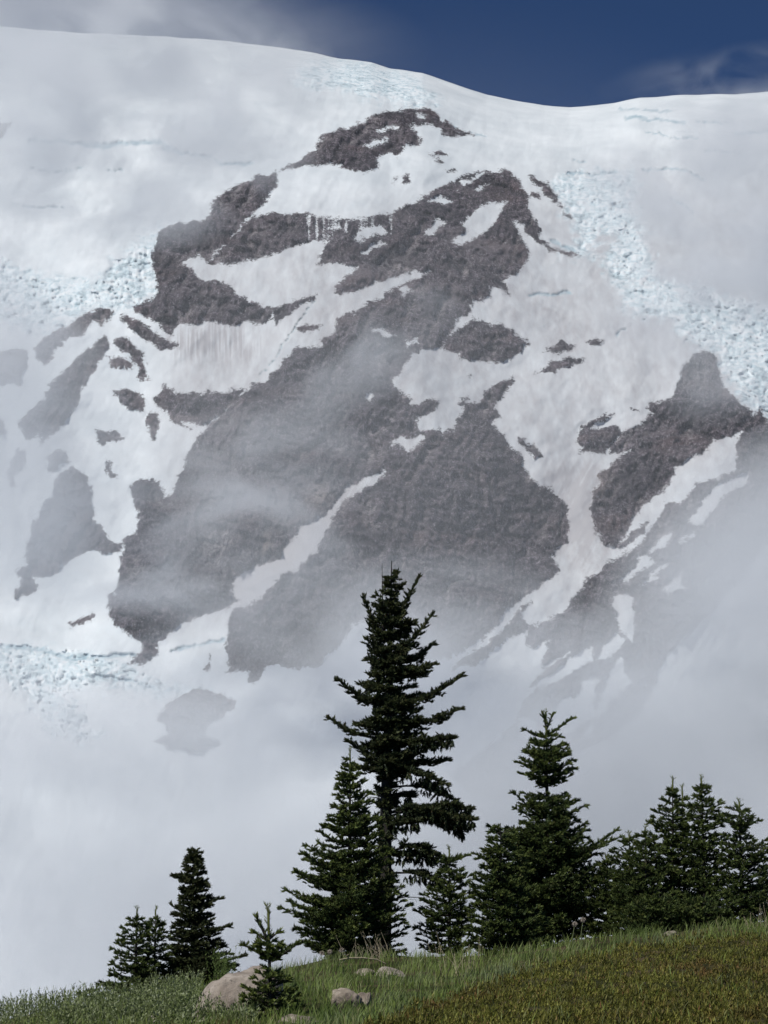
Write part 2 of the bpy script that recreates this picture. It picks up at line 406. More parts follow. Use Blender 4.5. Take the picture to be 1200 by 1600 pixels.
rel_ice = 3 * (cv - 0.5) * smooth01((f2 - f1) / 0.3) + 7 * ridged((U + 0.5 * Vp + 3 * wu) / 60, (Vp - 0.32 * U + 3 * wv) / 14, 4.0, 5, 0.5) - 9 + 3 * fbm((U + 0.5 * Vp) / 13, (Vp - 0.3 * U) / 7.5, 0.5, 5, gain=0.62) - 8 * np.clip(ridged((U + 0.3 * Vp) / 32, Vp / 10, 2.0, 3) - 1.0, 0, 1)
rel_ice = rel_ice * 1.25
relief = rockF * rel_rock + (1 - rockF) * (rel_snow * (1 - iceF) + (rel_ice + 2) * iceF) - 9 * crev
edge_fade = smooth01((1 - T) / 0.03)
relief = relief * edge_fade
Y = Yb - relief
kx, kz = rays(U, Vp)
X = kx * Y; Z = CAM_Z + kz * Y
# far side of the skyline and skirt under the foot
bx, by, bz = [], [], []
for q in (60, 180, 420, 900, 1700, 3000):
    by.append(Y[-1] + q); bx.append(X[-1] * (1 + 0.00005 * q)); bz.append(Z[-1] + 0.25 * q * (1 - q / 800.0) - 0.0001 * q * q)
X = np.vstack([X] + [b[None] for b in bx]); Yw = np.vstack([Y] + [b[None] for b in by]); Z = np.vstack([Z] + [b[None] for b in bz])
nr, nc = X.shape; nb = len(bx)
def ext(a, val=None):
    return np.vstack([a] + [a[-1:] if val is None else np.full((1, a.shape[1]), val)] * nb)
rock, ice_e, crev_e = ext(rock, -40.0), ext(iceF, 0.0), ext(crev, 0.0)
owner, iceown = ext(owner), ext(iceown)
Ue, Ve = ext(U), ext(Vp)
chute = ext(np.clip(1.25 - gul * 0.8, 0, 1) * 0 + smooth01((1.02 - gul) / 0.5) * smooth01(0.55 + 1.3 * perlin(U / 55, Vp / 55, 44.0)), 0.0)
strata = ext(strat, 1.0)
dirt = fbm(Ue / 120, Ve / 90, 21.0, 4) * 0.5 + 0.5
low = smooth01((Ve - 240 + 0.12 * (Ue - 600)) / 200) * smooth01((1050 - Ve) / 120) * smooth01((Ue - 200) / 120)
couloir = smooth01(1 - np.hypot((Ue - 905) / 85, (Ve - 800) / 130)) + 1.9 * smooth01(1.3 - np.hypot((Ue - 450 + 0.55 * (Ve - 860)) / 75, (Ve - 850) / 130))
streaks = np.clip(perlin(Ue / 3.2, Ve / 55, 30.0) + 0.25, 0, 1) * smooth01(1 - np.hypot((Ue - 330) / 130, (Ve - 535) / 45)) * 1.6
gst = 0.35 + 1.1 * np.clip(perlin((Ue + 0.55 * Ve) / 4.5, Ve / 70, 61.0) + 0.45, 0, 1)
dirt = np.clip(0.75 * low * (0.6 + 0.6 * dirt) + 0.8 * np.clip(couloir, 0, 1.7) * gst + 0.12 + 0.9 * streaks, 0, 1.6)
scree = np.clip(smooth01(1 - np.hypot((Ue - 497) / 34, (Ve - 775) / 32)) + smooth01(1 - np.hypot((Ue - 416) / 16, (Ve - 850) / 40)) + 0.7*smooth01(1 - np.hypot((Ue - 930) / 50, (Ve - 745) / 55)), 0, 1)

# materials
def mountain_material():
    m, ns, ls = new_mat("mountain_snow_and_rock")
    bs = ns["Principled BSDF"]
    geo = N(ns, "ShaderNodeNewGeometry"); pos = geo.outputs["Position"]
    def at_(n):
        a = N(ns, "ShaderNodeAttribute"); a.attribute_name = n; return a.outputs["Fac"]
    rk, ic, cr, dt, sc = at_("rock"), at_("ice"), at_("crevasse"), at_("dirt"), at_("scree")
    n1 = noise(ns, ls, pos, 0.04, 8, 0.68)
    n2 = noise(ns, ls, pos, 0.2, 7, 0.8)
    e = mth(ns, ls, 'ADD', rk, mth(ns, ls, 'MULTIPLY', mth(ns, ls, 'SUBTRACT', n1, 0.5), 17.0))
    e = mth(ns, ls, 'ADD', e, mth(ns, ls, 'MULTIPLY', mth(ns, ls, 'SUBTRACT', n2, 0.5), 26.0))
    fac = maprange(ns, ls, e, -0.3, 0.5)
    ml = N(ns, "ShaderNodeMapping"); ls.new(pos, ml.inputs[0]); ml.inputs["Scale"].default_value = (0.45, 0.3, 1.0)
    ml.inputs["Rotation"].default_value = (0, math.radians(20), 0)
    ledge = noise(ns, ls, ml.outputs[0], 0.045, 9, 0.72)
    hi_ = N(ns, "ShaderNodeSeparateXYZ"); ls.new(pos, hi_.inputs[0])
    thr = maprange(ns, ls, hi_.outputs[2], 600.0, 1900.0, 0.74, 0.665)
    sp = maprange(ns, ls, mth(ns, ls, 'SUBTRACT', ledge, thr), 0.0, 0.012)
    fac = mth(ns, ls, 'MULTIPLY', fac, mth(ns, ls, 'SUBTRACT', 1.0, mth(ns, ls, 'MULTIPLY', sp, 0.85)))
    # rock colour: dark purplish lava, rustier bands, pale dust on ledges
    mp = N(ns, "ShaderNodeMapping"); ls.new(pos, mp.inputs[0]); mp.inputs["Scale"].default_value = (0.4, 0.1, 1.3)
    mp.inputs["Rotation"].default_value = (0, math.radians(22), 0)
    band = noise(ns, ls, mp.outputs[0], 0.012, 7, 0.62, 0.6)
    mottle = noise(ns, ls, pos, 0.07, 12, 0.84)
    rc = ramp(ns, ls, mottle, [(0.44, (0.006, 0.005, 0.008)), (0.49, (0.028, 0.022, 0.030)), (0.53, (0.064, 0.051, 0.066)), (0.60, (0.26, 0.225, 0.255))])
    rc = mixc(ns, ls, maprange(ns, ls, band, 0.52, 0.68, 0, 0.6), rc, (0.10, 0.062, 0.062))
    rc = mixc(ns, ls, mth(ns, ls, 'MULTIPLY', sc, 0.75), rc, (0.3, 0.25, 0.23))
    rc = mixc(ns, ls, maprange(ns, ls, at_("strata"), 1.35, 1.75, 0, 0.65), rc, (0.115, 0.095, 0.1))
    rc = mixc(ns, ls, maprange(ns, ls, at_("strata"), 0.75, 0.35, 0, 0.7), rc, (0.02, 0.018, 0.023))
    cht = mth(ns, ls, 'MULTIPLY', at_("chute"), maprange(ns, ls, noise(ns, ls, pos, 0.05, 8, 0.75), 0.46, 0.56))
    rc = mixc(ns, ls, mth(ns, ls, 'MULTIPLY', cht, 0.8), rc, (0.36, 0.33, 0.335))
    # vertical runnels of snow and dust caught in the gullies
    mv = N(ns, "ShaderNodeMapping"); ls.new(pos, mv.inputs[0]); mv.inputs["Scale"].default_value = (1.0, 0.2, 0.22)
    run = noise(ns, ls, mv.outputs[0], 0.10, 7, 0.75)
    rc = mixc(ns, ls, maprange(ns, ls, run, 0.58, 0.76, 0, 0.6), rc, (0.27, 0.26, 0.275))
    mf = N(ns, "ShaderNodeMapping"); ls.new(pos, mf.inputs[0]); mf.inputs["Scale"].default_value = (1.0, 0.3, 0.5)
    fine = noise(ns, ls, mf.outputs[0], 0.24, 6, 0.9)
    rc = mixc(ns, ls, maprange(ns, ls, fine, 0.535, 0.62, 0, 0.85), rc, (0.36, 0.34, 0.36))
    rc = mixc(ns, ls, maprange(ns, ls, fine, 0.48, 0.41, 0, 0.9), rc, (0.008, 0.008, 0.011))
    bigv = noise(ns, ls, pos, 0.0075, 5, 0.6)
    rc = mixc(ns, ls, maprange(ns, ls, bigv, 0.48, 0.66, 0, 0.55), rc, (0.016, 0.014, 0.020))
    rc = mixc(ns, ls, maprange(ns, ls, bigv, 0.47, 0.3, 0, 0.65), rc, (0.15, 0.13, 0.14))
    # snow
    sn = mixc(ns, ls, maprange(ns, ls, noise(ns, ls, pos, 0.009, 6, 0.6), 0.35, 0.7), (0.79, 0.835, 0.855), (0.62, 0.675, 0.705))
    md = N(ns, "ShaderNodeMapping"); ls.new(pos, md.inputs[0]); md.inputs["Scale"].default_value = (1.0, 0.3, 0.18)
    md.inputs["Rotation"].default_value = (0, math.radians(-18), 0)
    dn = noise(ns, ls, md.outputs[0], 0.05, 6, 0.68)
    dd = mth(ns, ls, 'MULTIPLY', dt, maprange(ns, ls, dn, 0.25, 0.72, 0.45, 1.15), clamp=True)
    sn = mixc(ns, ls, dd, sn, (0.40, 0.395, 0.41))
    # ice
    inz = noise(ns, ls, pos, 0.035, 10, 0.8, 0.8)
    icc = ramp(ns, ls, inz, [(0.44, (0.80, 0.84, 0.86)), (0.50, (0.66, 0.76, 0.80)), (0.56, (0.45, 0.57, 0.62)), (0.63, (0.31, 0.36, 0.385))])
    sn = mixc(ns, ls, mth(ns, ls, 'MULTIPLY', ic, 0.9), sn, icc)
    sn = mixc(ns, ls, mth(ns, ls, 'MULTIPLY', cr, maprange(ns, ls, inz, 0.35, 0.62, 0.2, 0.95)), sn, (0.30, 0.42, 0.48))
    col = mixc(ns, ls, fac, sn, rc)
    ls.new(col, bs.inputs["Base Color"])
    ls.new(maprange(ns, ls, fac, 0, 1, 0.75, 0.95), bs.inputs["Roughness"])
    bs.inputs["Specular IOR Level"].default_value = 0.15
    b = N(ns, "ShaderNodeBump"); b.inputs["Distance"].default_value = 3.5
    ls.new(maprange(ns, ls, fac, 0, 1, 0.28, 1.0), b.inputs["Strength"])
    hh = mth(ns, ls, 'ADD', noise(ns, ls, pos, 0.09, 9, 0.8), mth(ns, ls, 'MULTIPLY', run, 0.8))
    ls.new(hh, b.inputs["Height"])
    ls.new(b.outputs[0], bs.inputs["Normal"])
    return m
mat_mt = mountain_material()

# faces go to the piece they belong to
mountain = empty("mountain", (0, 4800, 0)); tag(mountain, "glaciated volcano with dark cliffs and snow slopes rising behind the firs", None, None, "structure")
idx = np.arange(nr * nc).reshape(nr, nc)
quads = np.stack([idx[:-1, :-1], idx[:-1, 1:], idx[1:, 1:], idx[1:, :-1]], axis=-1).reshape(-1, 4)
fr = np.maximum.reduce([rock[:-1, :-1], rock[1:, 1:], rock[:-1, 1:], rock[1:, :-1]]).ravel()
fo = owner[:-1, :-1].ravel(); fi = ice_e[:-1, :-1].ravel(); fio = iceown[:-1, :-1].ravel()
fu, fv = Ue[:-1, :-1].ravel(), Ve[:-1, :-1].ravel()
piece = np.where(fi > 0.5, 200 + fio, 100)
piece = np.where((fr > 0) & (fo >= 0), fo, piece)
# the big lower face is split at its gully and its shoulder
mc = [k for k, r in enumerate(ROCK) if r[0] == "main_cliff"][0]
gx = np.interp(fv, [540, 600, 730, 800, 900, 1100], [640, 620, 598, 520, 400, 345])
piece = np.where(piece == mc, np.where(fv < 560 - 0.15 * (fu - 500), 300, np.where(fu < gx, 301, 302)), piece)
P3 = np.stack([X, Yw, Z], axis=-1).reshape(-1, 3)
flat = {"rock": rock.ravel(), "ice": ice_e.ravel(), "crevasse": crev_e.ravel(), "dirt": dirt.ravel(), "scree": scree.ravel(), "chute": chute.ravel(), "strata": strata.ravel()}
LBL = {"summit_cliff": "dark rock cap just under the summit ice", "left_cliff": "dark cliff beside the blue icefall", "upper_cliff": "dark cliff band with icicles on its lip",
       "rock_spire": "rock tower on the right ridge, half in mist", "lower_cliff": "lower right crags fading into the mist"}
for p in np.unique(piece):
    f = quads[piece == p]
    if len(f) < 2: continue
    if p == 100: nm, lb = "snowfield", None
    elif p == 300: nm, lb = "rock_cliff", "misty shoulder above the two big rock faces"
    elif p == 301: nm, lb = "rock_cliff", "broad brown rock face left of the dusty snow gully"
    elif p == 302: nm, lb = "rock_cliff", "ribbed rock face right of the dusty snow gully"
    elif p >= 200: nm, lb = "icefall", None
    else:
        kind = ROCK[p][0]
        nm = "rock_outcrop" if kind == "outcrop" else ("rock_spire" if kind == "rock_spire" else "rock_cliff")
        lb = LBL.get(kind)
    used, inv = np.unique(f, return_inverse=True)
    o = mesh_obj(nm, P3[used], inv.reshape(-1, 4), mat_mt, mountain, smooth=True)
    for an, arr in flat.items(): float_attr(o, an, arr[used])
    if lb: o["label"] = lb
# ------------------------------------------------------------------ mist: real volumes standing between meadow and mountain
def mist_material(name, dens, nscale, seed, lo, hi, fall=1.0):
    m, ns, ls = new_mat(name)
    ns.remove(ns["Principled BSDF"])
    out = ns["Material Output"]
    tc = N(ns, "ShaderNodeTexCoord")
    ln = N(ns, "ShaderNodeVectorMath", operation='LENGTH'); ls.new(tc.outputs["Object"], ln.inputs[0])
    fo = maprange(ns, ls, ln.outputs["Value"], 1.0, 0.15)
    fo = mth(ns, ls, 'POWER', fo, 1.3 * fall)
    geo = N(ns, "ShaderNodeNewGeometry")
    mp = N(ns, "ShaderNodeMapping"); ls.new(geo.outputs["Position"], mp.inputs[0])
    mp.inputs["Location"].default_value = (seed * 13.7, seed * 3.1, seed * 7.9)
    mp.inputs['Scale'].default_value = (0.75, 0.6, 1.25)
    mp.inputs['Rotation'].default_value = (0, math.radians(25), 0)
    nz = noise(ns, ls, mp.outputs[0], nscale, 5, 0.6, 0.7)
    w = maprange(ns, ls, nz, lo, hi)
    d = mth(ns, ls, 'MULTIPLY', mth(ns, ls, 'MULTIPLY', fo, w), dens)
    v = N(ns, "ShaderNodeVolumePrincipled")
    v.inputs["Color"].default_value = (0.872, 0.892, 0.915, 1)
    v.inputs["Anisotropy"].default_value = 0.0
    ls.new(d, v.inputs["Density"])
    ls.new(v.outputs[0], out.inputs["Volume"])
    return m

def ico(sub=2):
    import bmesh
    bm = bmesh.new(); bmesh.ops.create_icosphere(bm, subdivisions=sub, radius=1.03)
    me = bpy.data.meshes.new("mist"); bm.to_mesh(me); bm.free()
    return me

def mist(u, v, Yc, ru, rv, ry, tau, rot=0.0, nscale=0.006, lo=0.35, hi=0.6, fall=1.0):
    """a bank of mist: centre pixel and distance, half sizes in photo pixels (ru, rv) and metres (ry), optical depth"""
    global mist_n
    mist_n += 1
    me = ico(2)
    o = bpy.data.objects.new("mist", me); COL.objects.link(o)
    o.location = at(u, v, Yc)
    k = Yc / FPX
    o.scale = (ru * k, ry, rv * k)
    o.rotation_euler = (0, math.radians(rot), 0)
    me.materials.append(mist_material("mist_air", tau / (ry * 0.75), nscale, mist_n, lo, hi, fall))
    o["kind"] = "stuff"
    return o
mist_n = 0
# thin veil over the whole face
mist(560, 760, 3000, 1100, 900, 200, 0.19, 0, 0.002, 0.0, 0.3)
# valley cloud hiding the foot of the mountain
mist(250, 1450, 2900, 1000, 370, 120, 1.5, 0, 0.004, 0.05, 0.45)
mist(900, 1440, 2900, 900, 380, 120, 1.8, 0, 0.004, 0.1, 0.4)
# bank on the right side
mist(1350, 1110, 2900, 470, 500, 150, 3.1, 0, 0.0035, 0.2, 0.55, 0.6)
# left edge veil
mist(-70, 700, 3000, 320, 460, 160, 2.1, 0, 0.005, 0.30, 0.62, 0.8)
mist(-60, 1150, 2900, 300, 180, 140, 1.6, 0, 0.005, 0.3, 0.6)
mist(280, 1160, 2950, 270, 140, 100, 1.7, 0, 0.004, 0.2, 0.5, 0.7)
mist(850, 1230, 2900, 330, 190, 120, 1.8, -20, 0.004, 0.15, 0.5, 0.7)
# lower veil over middle
mist(690, 1030, 2900, 440, 190, 120, 1.3, 0, 0.006, 0.3, 0.66, 0.8)
# drifting veils on the face
mist(300, 840, 3050, 330, 230, 140, 0.9, -30, 0.007, 0.45, 0.64, 0.45)
mist(560, 560, 3200, 220, 80, 120, 0.5, -30, 0.010, 0.42, 0.64, 0.5)
mist(1180, 380, 3300, 340, 280, 160, 2.6, 10, 0.008, 0.43, 0.61, 0.6)
mist(1120, 590, 3100, 130, 90, 120, 0.5, 0, 0.008, 0.36, 0.6)
# cloud by the summit
mist(60, 30, 3500, 680, 150, 160, 1.9, 5, 0.005, 0.25, 0.7, 1.2)
mist(130, 160, 3400, 440, 280, 160, 2.6, 0, 0.009, 0.46, 0.62, 0.6)
mist(1130, 125, 3600, 230, 50, 120, 0.5, -8, 0.014, 0.45, 0.68)
# ------------------------------------------------------------------ meadow and valley ground
crest_u = [-900,-300,0,60,120,180,240,300,380,450,520,600,700,760,860,950,1060,1200,1500,2200]
crest_v = [1645,1622,1598,1584,1575,1567,1557,1545,1535,1512,1497,1494,1494,1492,1478,1465,1455,1440,1415,1400]
DC = 52.0
def ground(X, Y, rough=True):
    X = np.asarray(X, float); Y = np.asarray(Y, float)
    Ys = np.maximum(Y, 1.0)
    u = 600 + FPX * (X / np.maximum(Ys, 24.0)) * 1.017
    u = np.where(Y > DC, 600 + FPX * (X / DC) * 1.017 * (DC / np.minimum(Ys, 90)) ** 0.6, u)
    _, kc = rays(u, np.interp(u, crest_u, crest_v))
    _, kn = rays(600, 1655)
    t = np.clip((DC - Y) / (DC - 22.0), 0, 1)
    kz = kc - (kc - kn) * t ** 1.55
    z = CAM_Z + kz * Y
    zn = CAM_Z + kn * 22.0
    z = np.where(Y < 22, zn * smooth01(Ys / 22.0) , z)
    d = np.clip(Y - DC, 0, None)
    zc = CAM_Z + kc * DC
    far = zc + np.clip(kc, -0.02, 0.02) * np.minimum(d, 12) - 0.010 * np.minimum(d, 25) ** 2 - 0.5 * np.clip(d - 25, 0, 250)
    z = np.where(Y > DC, far, z)
    z = np.where(Y > DC + 200, np.maximum(z, -118 + 6e-3 * np.clip(Y - 400, 0, None)), z)
    if not rough: return z
    amp = np.clip(1 - np.abs(Y - 35) / 200, 0, 1)
    z = z + amp * (0.07 * fbm(X / 2.6, Y / 2.6, 1.0, 4) + 0.02 * perlin(X / 0.5, Y / 0.5, 4.0))
    return z

def ground_v(u, v):
    """points on the meadow seen through photo pixels (vectorised march)"""
    Yt = np.linspace(21, DC, 200)
    u = np.asarray(u, float); v = np.asarray(v, float)
    kx, kz = rays(u, v)
    best = np.full(u.shape, DC)
    hit = np.zeros(u.shape, bool)
    for y in Yt:
        zg = ground(kx * y, y, len(u) < 50)
        h = (CAM_Z + kz * y <= zg) & ~hit
        best[h] = y; hit |= h
    return kx * best, best, hit

def Yat(u, v):
    return float(ground_v(np.array([u]), np.array([v]))[1][0])

yy = np.concatenate([np.linspace(-30, 20, 14), np.linspace(21, 62, 190), 62 * (3700 / 62) ** (np.linspace(0, 1, 50)[1:])])
xx = np.concatenate([-np.geomspace(0.30, 3.0, 26)[::-1], np.linspace(-0.29, 0.29, 230), np.geomspace(0.30, 3.0, 26)])
YG, KX = np.meshgrid(yy, xx, indexing='ij')
XG = KX * np.maximum(np.abs(YG), 26)
ZG = ground(XG, YG)
gi = np.arange(YG.size).reshape(YG.shape)
gq = np.stack([gi[:-1, :-1], gi[:-1, 1:], gi[1:, 1:], gi[1:, :-1]], axis=-1)
GP = np.stack([XG, YG, ZG], axis=-1).reshape(-1, 3)

def soil_material():
    m, ns, ls = new_mat("meadow_soil")
    bs = ns["Principled BSDF"]; geo = N(ns, "ShaderNodeNewGeometry")
    a = noise(ns, ls, geo.outputs["Position"], 1.3, 6, 0.65)
    b = noise(ns, ls, geo.outputs["Position"], 14, 5, 0.7)
    c = ramp(ns, ls, a, [(0.35, (0.03, 0.035, 0.012)), (0.5, (0.045, 0.045, 0.018)), (0.62, (0.10, 0.075, 0.045))])
    c = mixc(ns, ls, maprange(ns, ls, b, 0.5, 0.7, 0, 0.6), c, (0.02, 0.022, 0.01))
    ls.new(c, bs.inputs["Base Color"]); bs.inputs["Roughness"].default_value = 1.0
    bs.inputs["Specular IOR Level"].default_value = 0.1
    bm = N(ns, "ShaderNodeBump"); bm.inputs["Strength"].default_value = 0.8; bm.inputs["Distance"].default_value = 0.05
    ls.new(b, bm.inputs["Height"]); ls.new(bm.outputs[0], bs.inputs["Normal"])
    return m
def valley_material():
    m, ns, ls = new_mat("valley_snow")
    bs = ns["Principled BSDF"]; geo = N(ns, "ShaderNodeNewGeometry")
    a = noise(ns, ls, geo.outputs["Position"], 0.01, 6, 0.65)
    ls.new(ramp(ns, ls, a, [(0.35, (0.76, 0.78, 0.80)), (0.7, (0.58, 0.59, 0.61))]), bs.inputs["Base Color"])
    bs.inputs["Roughness"].default_value = 0.8
    return m
ksplit = int(np.searchsorted(yy, 110))
f_near = gq[:ksplit].reshape(-1, 4); f_far = gq[ksplit:].reshape(-1, 4)
for nm, f, mt in (("meadow", f_near, soil_material()), ("valley", f_far, valley_material())):
    used, inv = np.unique(f, return_inverse=True)
    tag(mesh_obj(nm, GP[used], inv.reshape(-1, 4), mt), "grassy meadow hillside in the foreground" if nm == "meadow" else "snow-filled valley between the meadow and the mountain", kind="structure")

# ------------------------------------------------------------------ plant materials
def leaf_material(name, stops, tipcol=None, transl=0.25, rough=0.6, patch=None):
    m, ns, ls = new_mat(name)
    bs = ns["Principled BSDF"]; out = ns["Material Output"]
    geo = N(ns, "ShaderNodeNewGeometry")
    c = ramp(ns, ls, geo.outputs["Random Per Island"], stops)
    nz = noise(ns, ls, geo.outputs["Position"], 1.7, 3, 0.6)
    c = mixc(ns, ls, maprange(ns, ls, nz, 0.35, 0.65, 0.0, 0.35), c, stops[0][1])
    if patch:
        for k, (pc, sc_, lo_, hi_) in enumerate(patch):
            mp = N(ns, "ShaderNodeMapping"); ls.new(geo.outputs["Position"], mp.inputs[0]); mp.inputs["Location"].default_value = (k * 7.3, 3.0, 0); mp.inputs["Scale"].default_value = (1.0, 0.7, 0.2)
            c = mixc(ns, ls, mth(ns, ls, 'MULTIPLY', maprange(ns, ls, noise(ns, ls, mp.outputs[0], sc_, 4, 0.6), lo_, hi_), mth(ns, ls, 'ADD', 0.35, mth(ns, ls, 'MULTIPLY', geo.outputs["Random Per Island"], 0.6))), c, pc)
    if tipcol:
        a = N(ns, "ShaderNodeAttribute"); a.attribute_name = "tip"
        c = mixc(ns, ls, a.outputs["Fac"], c, tipcol)
    ls.new(c, bs.inputs["Base Color"]); bs.inputs["Roughness"].default_value = rough
    bs.inputs["Specular IOR Level"].default_value = 0.25
    tr = N(ns, "ShaderNodeBsdfTranslucent"); ls.new(c, tr.inputs["Color"])
    mx = N(ns, "ShaderNodeMixShader"); mx.inputs[0].default_value = transl
    ls.new(bs.outputs[0], mx.inputs[1]); ls.new(tr.outputs[0], mx.inputs[2]); ls.new(mx.outputs[0], out.inputs["Surface"])
    return m
M_NEEDLE = leaf_material("fir_needles", [(0.0, (0.022, 0.042, 0.016)), (0.5, (0.050, 0.082, 0.026)), (0.85, (0.082, 0.120, 0.038)), (1.0, (0.11, 0.09, 0.035))], (0.21, 0.25, 0.06), 0.15)
M_NEEDLE2 = leaf_material("old_spruce_needles", [(0.0, (0.014, 0.025, 0.013)), (0.5, (0.034, 0.050, 0.020)), (0.85, (0.062, 0.080, 0.030)), (1.0, (0.09, 0.066, 0.034))], (0.14, 0.15, 0.055), 0.10)
M_SHOOT = leaf_material("young_shoots", [(0.0, (0.10, 0.13, 0.03)), (1.0, (0.26, 0.28, 0.08))], None, 0.3)
M_GRASS = leaf_material("meadow_grass_blades", [(0.0, (0.13, 0.18, 0.038)), (0.45, (0.24, 0.32, 0.07)), (0.8, (0.33, 0.39, 0.17)), (0.93, (0.28, 0.26, 0.12)), (1.0, (0.42, 0.36, 0.21))], None, 0.3, 0.6, [((0.07, 0.13, 0.025), 0.9, 0.50, 0.60), ((0.22, 0.26, 0.15), 0.6, 0.54, 0.64), ((0.20, 0.11, 0.055), 0.8, 0.62, 0.7), ((0.20, 0.27, 0.05), 1.3, 0.6, 0.68)])
M_HEATH = leaf_material("heather_sprigs", [(0.0, (0.06, 0.06, 0.012)), (0.4, (0.16, 0.165, 0.028)), (0.75, (0.27, 0.275, 0.05)), (0.9, (0.34, 0.31, 0.09)), (1.0, (0.24, 0.11, 0.05))], None, 0.2, 0.6, [((0.20, 0.10, 0.045), 0.5, 0.55, 0.68), ((0.05, 0.055, 0.014), 1.6, 0.52, 0.66), ((0.22, 0.23, 0.05), 0.7, 0.56, 0.68)])
M_WILLOW = leaf_material("willow_leaves", [(0.0, (0.09, 0.125, 0.035)), (0.5, (0.22, 0.27, 0.10)), (1.0, (0.42, 0.46, 0.29))], None, 0.3)
M_LIGHTGREEN = leaf_material("bright_shrub_leaves", [(0.0, (0.09, 0.14, 0.035)), (1.0, (0.18, 0.24, 0.07))], None, 0.3)
def bark_material(name, a, b, sc=9):
    m, ns, ls = new_mat(name)
    bs = ns["Principled BSDF"]; geo = N(ns, "ShaderNodeNewGeometry")
    mp = N(ns, "ShaderNodeMapping"); ls.new(geo.outputs["Position"], mp.inputs[0]); mp.inputs["Scale"].default_value = (3, 3, 0.7)
    n = noise(ns, ls, mp.outputs[0], sc, 6, 0.7)
    ls.new(ramp(ns, ls, n, [(0.35, a), (0.65, b)]), bs.inputs["Base Color"]); bs.inputs["Roughness"].default_value = 0.95
    bp = N(ns, "ShaderNodeBump"); bp.inputs["Strength"].default_value = 0.9; bp.inputs["Distance"].default_value = 0.02
    ls.new(n, bp.inputs["Height"]); ls.new(bp.outputs[0], bs.inputs["Normal"])
    return m
M_BARK = bark_material("fir_bark", (0.016, 0.014, 0.012), (0.05, 0.043, 0.037))
M_DEAD = bark_material("dead_wood", (0.16, 0.145, 0.13), (0.32, 0.30, 0.27))
M_DRY = bark_material("dry_stalks", (0.30, 0.25, 0.16), (0.5, 0.44, 0.3))
def rock_material(name, a, b, c):
    m, ns, ls = new_mat(name)
    bs = ns["Principled BSDF"]; geo = N(ns, "ShaderNodeNewGeometry")
    n = noise(ns, ls, geo.outputs["Position"], 3.5, 8, 0.68); n2 = noise(ns, ls, geo.outputs["Position"], 22, 5, 0.75)
    col = ramp(ns, ls, n, [(0.35, a), (0.55, b), (0.7, c)])
    col = mixc(ns, ls, maprange(ns, ls, n2, 0.56, 0.68, 0, 0.75), col, (0.05, 0.045, 0.04))
    ls.new(col, bs.inputs["Base Color"]); bs.inputs["Roughness"].default_value = 0.9
    bp = N(ns, "ShaderNodeBump"); bp.inputs["Strength"].default_value = 0.9; bp.inputs["Distance"].default_value = 0.04
    ls.new(mth(ns, ls, 'ADD', n, mth(ns, ls, 'MULTIPLY', n2, 0.4)), bp.inputs["Height"]); ls.new(bp.outputs[0], bs.inputs["Normal"])
    return m
M_ROCK = rock_material("tan_granite", (0.23, 0.19, 0.155), (0.36, 0.31, 0.26), (0.50, 0.45, 0.39))
M_ROCKG = rock_material("grey_stone", (0.15, 0.12, 0.095), (0.29, 0.245, 0.195), (0.46, 0.40, 0.33))

# ------------------------------------------------------------------ geometry collectors
class Geo:
    def __init__(s): s.v = []; s.f = []; s.n = 0; s.tip = []; s.mi = []
    def add(s, v, f, tip=0.0, mi=0):
        v = np.asarray(v, float); f = np.asarray(f)
        s.v.append(v); s.f.append(f + s.n); s.n += len(v)
        s.tip.append(np.broadcast_to(np.asarray(tip, float), (len(v),)).copy()); s.mi.append(np.full(len(f), mi))
    def build(s, name, mats, parent, smooth=False):
        fs = {}
        # group faces by vertex count, keep material order
        tri = [f for f in s.f if f.shape[1] == 3]; quad = [f for f in s.f if f.shape[1] == 4]
        mt = [m for f, m in zip(s.f, s.mi) if f.shape[1] == 3]; mq = [m for f, m in zip(s.f, s.mi) if f.shape[1] == 4]
        fl = []; ml = []
        if tri: fl.append(np.vstack(tri)); ml.append(np.concatenate(mt))
        if quad: fl.append(np.vstack(quad)); ml.append(np.concatenate(mq))
        o = mesh_obj(name, np.vstack(s.v), fl, mats[0], parent, smooth)
        for mm in mats[1:]: o.data.materials.append(mm)
        o.data.polygons.foreach_set("material_index", np.concatenate(ml).astype(np.int32))
        float_attr(o, "tip", np.concatenate(s.tip))
        return o

def tube(geo, pts, rad, sides=6, mi=0, tip=0.0):
    pts = np.asarray(pts, float); rad = np.asarray(rad, float)
    d = np.gradient(pts, axis=0); d /= np.linalg.norm(d, axis=1)[:, None] + 1e-9
    ref = np.where(np.abs(d[:, 2:3]) > 0.8, np.array([[1.0, 0, 0]]), np.array([[0, 0, 1.0]]))
    a = np.cross(d, ref); a /= np.linalg.norm(a, axis=1)[:, None] + 1e-9
    b = np.cross(d, a)
    ang = np.linspace(0, 2 * np.pi, sides, endpoint=False)
    ring = pts[:, None] + rad[:, None, None] * (np.cos(ang)[None, :, None] * a[:, None] + np.sin(ang)[None, :, None] * b[:, None])
    v = ring.reshape(-1, 3); n = len(pts)
    i = np.arange(n - 1)[:, None] * sides; j = np.arange(sides)[None]; k = (j + 1) % sides
    f = np.stack([i + j, i + k, i + sides + k, i + sides + j], -1).reshape(-1, 4)
    geo.add(v, f, tip, mi)
    geo.add(ring[-1], np.array([[0, q, q + 1] for q in range(1, sides - 1)]), tip, mi)

